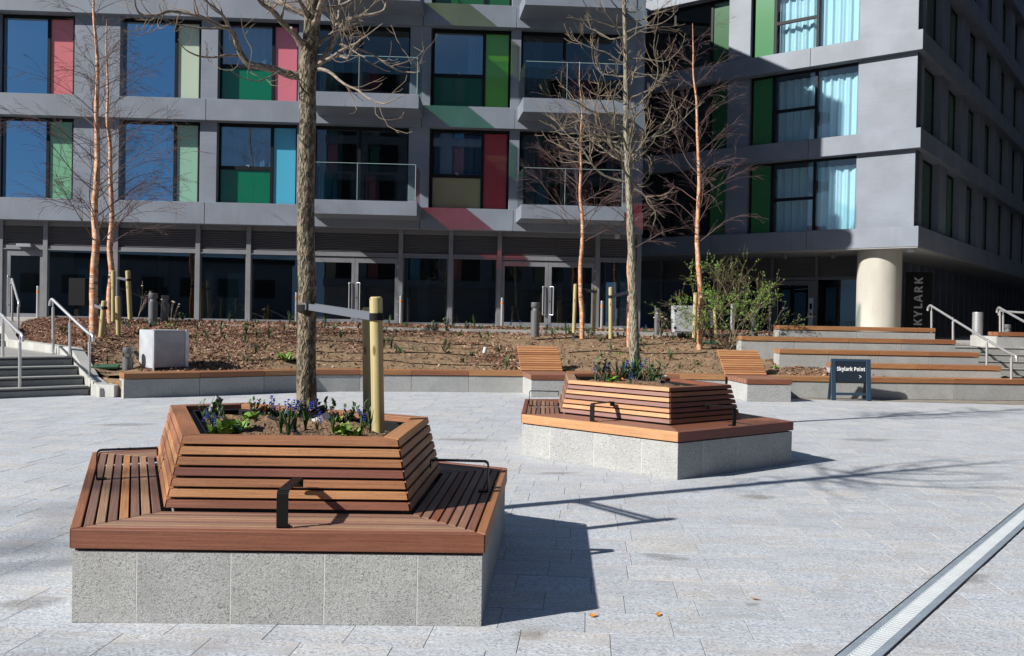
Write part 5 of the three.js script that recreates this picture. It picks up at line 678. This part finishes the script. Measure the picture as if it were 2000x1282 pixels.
// ------------------------------------------------------------------ small plants
function blade(len, w, lean, turn, curl = 0.5) { const n = 5, pos = [], idx = [], d = V(Math.cos(turn), 0, Math.sin(turn)), s = V(-d.z, 0, d.x); for (let i = 0; i <= n; i++) { const f = i / n, a = lean * (0.4 + curl * f * 1.6), ww = w * (i === n ? 0.08 : Math.sin(Math.PI * (0.25 + 0.7 * f))); const c = d.clone().multiplyScalar(Math.sin(a) * len * f).add(V(0, Math.cos(a) * len * f, 0)); for (const k of [-1, 1]) pos.push(c.x + s.x * ww * k, c.y + 0.1 * ww, c.z + s.z * ww * k); if (i < n) { const o = i * 2; idx.push(o, o + 1, o + 2, o + 1, o + 3, o + 2); } } const g = new THREE.BufferGeometry(); g.setAttribute('position', new THREE.Float32BufferAttribute(pos, 3)); g.setIndex(idx); g.computeVertexNormals(); return clean(g); }
function flowerHead(x, y, z, r) { const a = []; for (let k = 0; k < 6; k++) { const g = blade(r * 1.5, r * 0.42, 1.3, k * 1.047, 0.2); g.translate(x, y, z); a.push(g); } return a; }
const bulb = (n, L, w, lean) => Array.from({ length: n }, () => blade(L * rr(0.6, 1.1), w, rr(0.1, lean), rr(0, 6.28)));
const kinds = {
  tuft: (o) => part(o, 'leaves', bulb(7, 0.2, 0.011, 0.75), M.leafDark),
  tall: (o) => part(o, 'leaves', bulb(9, 0.26, 0.010, 0.5), M.leafDark),
  squill: (o) => { part(o, 'leaves', bulb(6, 0.11, 0.007, 0.9), M.leafDark); const st = [], fl = []; for (let k = 0; k < 3; k++) { const x = rr(-0.05, 0.05), z = rr(-0.05, 0.05), h = rr(0.09, 0.17); st.push(tube([V(x * 0.3, 0, z * 0.3), V(x, h, z)], 0.0025, 4)); for (let j = 0; j < 4; j++) fl.push(...flowerHead(x + rr(-0.018, 0.018), h - j * 0.016, z + rr(-0.018, 0.018), 0.013)); } part(o, 'stem', st, M.leaf); part(o, 'flowers', fl, M.blue); },
  herb: (o) => { const a = []; for (let k = 0; k < 26; k++) { const g = blade(rr(0.05, 0.1), 0.02, rr(0.5, 1.35), rr(0, 6.28), 0.4); g.translate(rr(-0.05, 0.05), rr(0, 0.02), rr(-0.05, 0.05)); a.push(g); } part(o, 'leaves', a, M.leafPale); },
  bush: (o) => { const a = [], st = []; for (let k = 0; k < 6; k++) { const x = rr(-0.08, 0.08), z = rr(-0.08, 0.08), h = rr(0.10, 0.2); st.push(tube([V(0, 0, 0), V(x, h, z)], 0.003, 4)); for (let j = 0; j < 9; j++) { const f = rr(0.3, 1), g = blade(rr(0.03, 0.055), 0.011, rr(0.5, 1.4), rr(0, 6.28), 0.3); g.translate(x * f, h * f, z * f); a.push(g); } } part(o, 'stem', st, M.limb); part(o, 'leaves', a, M.leafDark); },
};
const protos = {};
function plant(kind, p, label, cat, group, s = 1) {
  const nm = { tuft: 'bulb_plant', tall: 'bulb_plant', squill: 'squill_plant', herb: 'leafy_herb', bush: 'young_shrub' }[kind]; let list = protos[kind] ??= [];
  if (list.length < 3) { const o = thing(nm, label, cat, p.toArray(), rr(0, 6.28), group); kinds[kind](o); o.scale.setScalar(s); list.push(o); return o; }
  const c = copyOf(list[Math.floor(rnd() * 3)], label, p.toArray(), rr(0, 6.28), s); c.userData.category = cat; if (group) c.userData.group = group; else delete c.userData.group; return c;
}
const inPlanter = (B, px, py, Z) => { let p = at(px, py, Z); for (let k = 0; k < 6; k++) { const g = B.groundAt(p.x, p.z); const d = at(px, py, 1).sub(EYE), zz = (EYE.y - g.y) / -d.y; p = EYE.clone().addScaledVector(d, zz); p.y = g.y; } let g = B.groundAt(p.x, p.z); const [cx, cz] = B.center; for (let k = 0; k < 12 && g.f > 0.86; k++) { p.x = lerp(p.x, cx, 0.08); p.z = lerp(p.z, cz, 0.08); g = B.groundAt(p.x, p.z); } p.y = g.y - 0.005; return p; };
const N1 = 'plants in the nearer planter', N2 = 'plants in the farther planter', LT = { tuft: 'low strappy bulb leaves', tall: 'tall strappy bulb leaves', squill: 'blue squill flowers', herb: 'pale green leafy herb', bush: 'small dark leafy shrub' };
const place = (B, px, py) => B === NEAR ? `${py > 836 ? 'along the front edge' : py < 806 ? 'along the back' : 'in the middle'}, ${px < 440 ? 'at the left corner' : px < 535 ? 'left of the trunk' : px < 640 ? 'by the trunk foot' : px < 690 ? 'left of the stakes' : 'by the stakes'}` : `${px < 1160 ? 'at the left corner' : px < 1225 ? 'left of the trunk' : px < 1270 ? 'by the trunk foot' : px < 1310 ? 'by the blue tube end' : 'in the right half'}`;
const put = (B, where, grp, list) => list.forEach(([k, px, py, s]) => { const p = inPlanter(B, px, py, B === NEAR ? 6.2 : 11.5); if (p) plant(k, p, `${LT[k]} ${place(B, px, py)} of the ${where} planter`, k === 'herb' ? 'herb' : k === 'bush' ? 'shrub' : k === 'squill' ? 'flower' : 'bulb plant', `${LT[k]} in the ${where} planter`, s * (B === FAR ? 1.2 : k === 'tall' ? 0.72 : 0.9)); });
put(NEAR, 'nearer', N1, [['bush', 408, 830, 1], ['bush', 425, 826, 1], ['bush', 415, 838, 0.9], ['tall', 440, 842, 0.75], ['squill', 410, 842, 0.9], ['squill', 404, 852, 0.8], ['herb', 452, 850, 1.3], ['herb', 470, 852, 1], ['herb', 487, 820, 0.9], ['herb', 430, 850, 1.1], ['bush', 465, 808, 0.9], ['bush', 520, 812, 0.7], ['squill', 508, 798, 1.1], ['squill', 540, 795, 1], ['herb', 565, 795, 0.8], ['tall', 548, 852, 1.15], ['tall', 562, 856, 1.2], ['tall', 596, 852, 1.1], ['tuft', 575, 850, 0.9], ['squill', 585, 806, 1.2], ['squill', 602, 804, 1.2], ['squill', 618, 800, 1.1], ['squill', 635, 795, 1], ['tall', 658, 800, 1], ['tall', 650, 842, 0.8], ['squill', 660, 822, 1.1], ['squill', 672, 818, 1], ['bush', 698, 828, 1.1], ['bush', 712, 838, 1.1], ['tall', 722, 850, 0.9], ['herb', 668, 853, 1], ['herb', 690, 853, 0.9], ['squill', 703, 852, 1.1], ['squill', 619, 852, 0.9], ['bush', 725, 834, 1], ['herb', 764, 826, 0.8], ['tuft', 692, 812, 0.9], ['herb', 480, 812, 0.7], ['squill', 482, 802, 0.8]]);
put(FAR, 'farther', N2, [['squill', 1140, 742, 1.2], ['squill', 1148, 738, 1.2], ['bush', 1146, 746, 1.2], ['squill', 1164, 744, 1], ['tall', 1174, 738, 1], ['tall', 1188, 736, 1], ['squill', 1198, 738, 1.4], ['squill', 1208, 735, 1.4], ['squill', 1216, 733, 1.4], ['herb', 1198, 748, 1], ['tall', 1245, 732, 1.2], ['tall', 1262, 732, 1.4], ['bush', 1234, 736, 1], ['bush', 1250, 736, 1], ['squill', 1292, 738, 1.5], ['squill', 1300, 735, 1.2], ['tall', 1322, 744, 1.1], ['tall', 1346, 748, 0.9], ['bush', 1370, 752, 1.2], ['bush', 1288, 752, 0.9], ['tuft', 1328, 748, 1], ['squill', 1232, 747, 0.9], ['tuft', 1180, 748, 0.8]]);
{ const zone = (x, t) => `${t > 0.7 ? 'near the top of' : t > 0.42 ? 'halfway up' : t > 0.2 ? 'low on' : 'at the foot of'} the bank, ${x < -9 ? 'by the left birches' : x < -7.4 ? 'left of the silver cabinet' : x < -5.6 ? 'right of the silver cabinet' : x < -3.6 ? 'left of the nearer tree' : x < -1.6 ? 'behind the nearer planter stakes' : x < 0.2 ? 'left of the left lounger' : x < 1.6 ? 'behind the left lounger' : x < 3.6 ? 'by the farther planter tree' : x < 5 ? 'behind the right lounger' : 'by the leafy shrub'}`;
  for (let k = 0; k < 200; k++) { const x = rr(-10.5, 6.6), t = Math.pow(rnd(), 0.75) * 0.96, z = lerp(bedF(x) - 0.15, bedB(x) + 0.4, t); if (x < -8.2 && z > -19) continue; const kd = ['tuft', 'tuft', 'bush', 'tall', 'squill', 'tuft', 'bush', 'herb'][Math.floor(rnd() * 8)], zn = zone(x, t); plant(kd, V(x, bedH(x, z) - 0.01, z), `${LT[kd]} ${zn}`, kd === 'herb' ? 'herb' : kd === 'bush' ? 'shrub' : kd === 'squill' ? 'flower' : 'bulb plant', `${LT[kd]} on the bank`, rr(0.8, 1.5) * (kd === 'herb' ? 0.8 : 1)); }
  for (let k = 0; k < 30; k++) { const x = rr(1.0, 4.8), z = bedB(x) + rr(1.4, 3.0); plant('tuft', V(x, bedH(x, z) - 0.01, z), 'fresh bulb leaves in the row before the second double door', 'bulb plant', 'bulb leaves before the second double door', rr(1.1, 1.7)); } }
{ const p = onBed(556, 706), o = plant('herb', p, 'large dark leafy rosette low on the bank left of the nearer tree', 'herb', undefined, 2.6); }
// dry branching stems with pale seed heads before the dark windows
function dryStem(label, px, py, Z, h) { const p = at(px, py, Z); const t = thing('dry_perennial', label, 'perennial', [p.x, p.y - 0.1, p.z]); const out = { thick: [], thin: [] }, o = { rmin: 0.004, jit: 0.12, up: 0.02, dens: [0, 3, 3], ang: 0.45, ratio: [0.35, 0.6], step: 0.1, thickLvl: 9, from: 0.4, taper: 0.5 }; const heads = []; for (let k = 0; k < 5; k++) { const q = sprout(out, V(0, 0, 0), V(rr(-0.5, 0.5), 1, rr(-0.3, 0.3)), h * rr(0.7, 1.1), 0.008, 1, o), e = q[q.length - 1]; const g = new THREE.SphereGeometry(0.035, 8, 5); g.scale(1, 0.5, 1); g.translate(e.x, e.y, e.z); heads.push(g); } part(t, 'stem', out.thin, M.limb); part(t, 'seed_heads', heads, std({ color: lin(0.55, 0.5, 0.38), roughness: 0.9 })); }
dryStem('dry branching perennial left of the left light bollard pair', 270, 612, 24.5, 0.85); dryStem('dry perennial with pale heads right of the left light bollard pair', 334, 622, 24.4, 0.6); dryStem('dry perennial with white heads left of the topmost seat tier', 1502, 648, 23.2, 0.75); dryStem('dry perennial low before the white cabinet', 1290, 645, 23.5, 0.5);

scene.traverse((o) => { if (o.isMesh && o.userData.kind === undefined && o.parent === scene && !o.userData.label) o.userData.label = o.name.replace(/_/g, ' '); });
renderer.render(scene, camera);
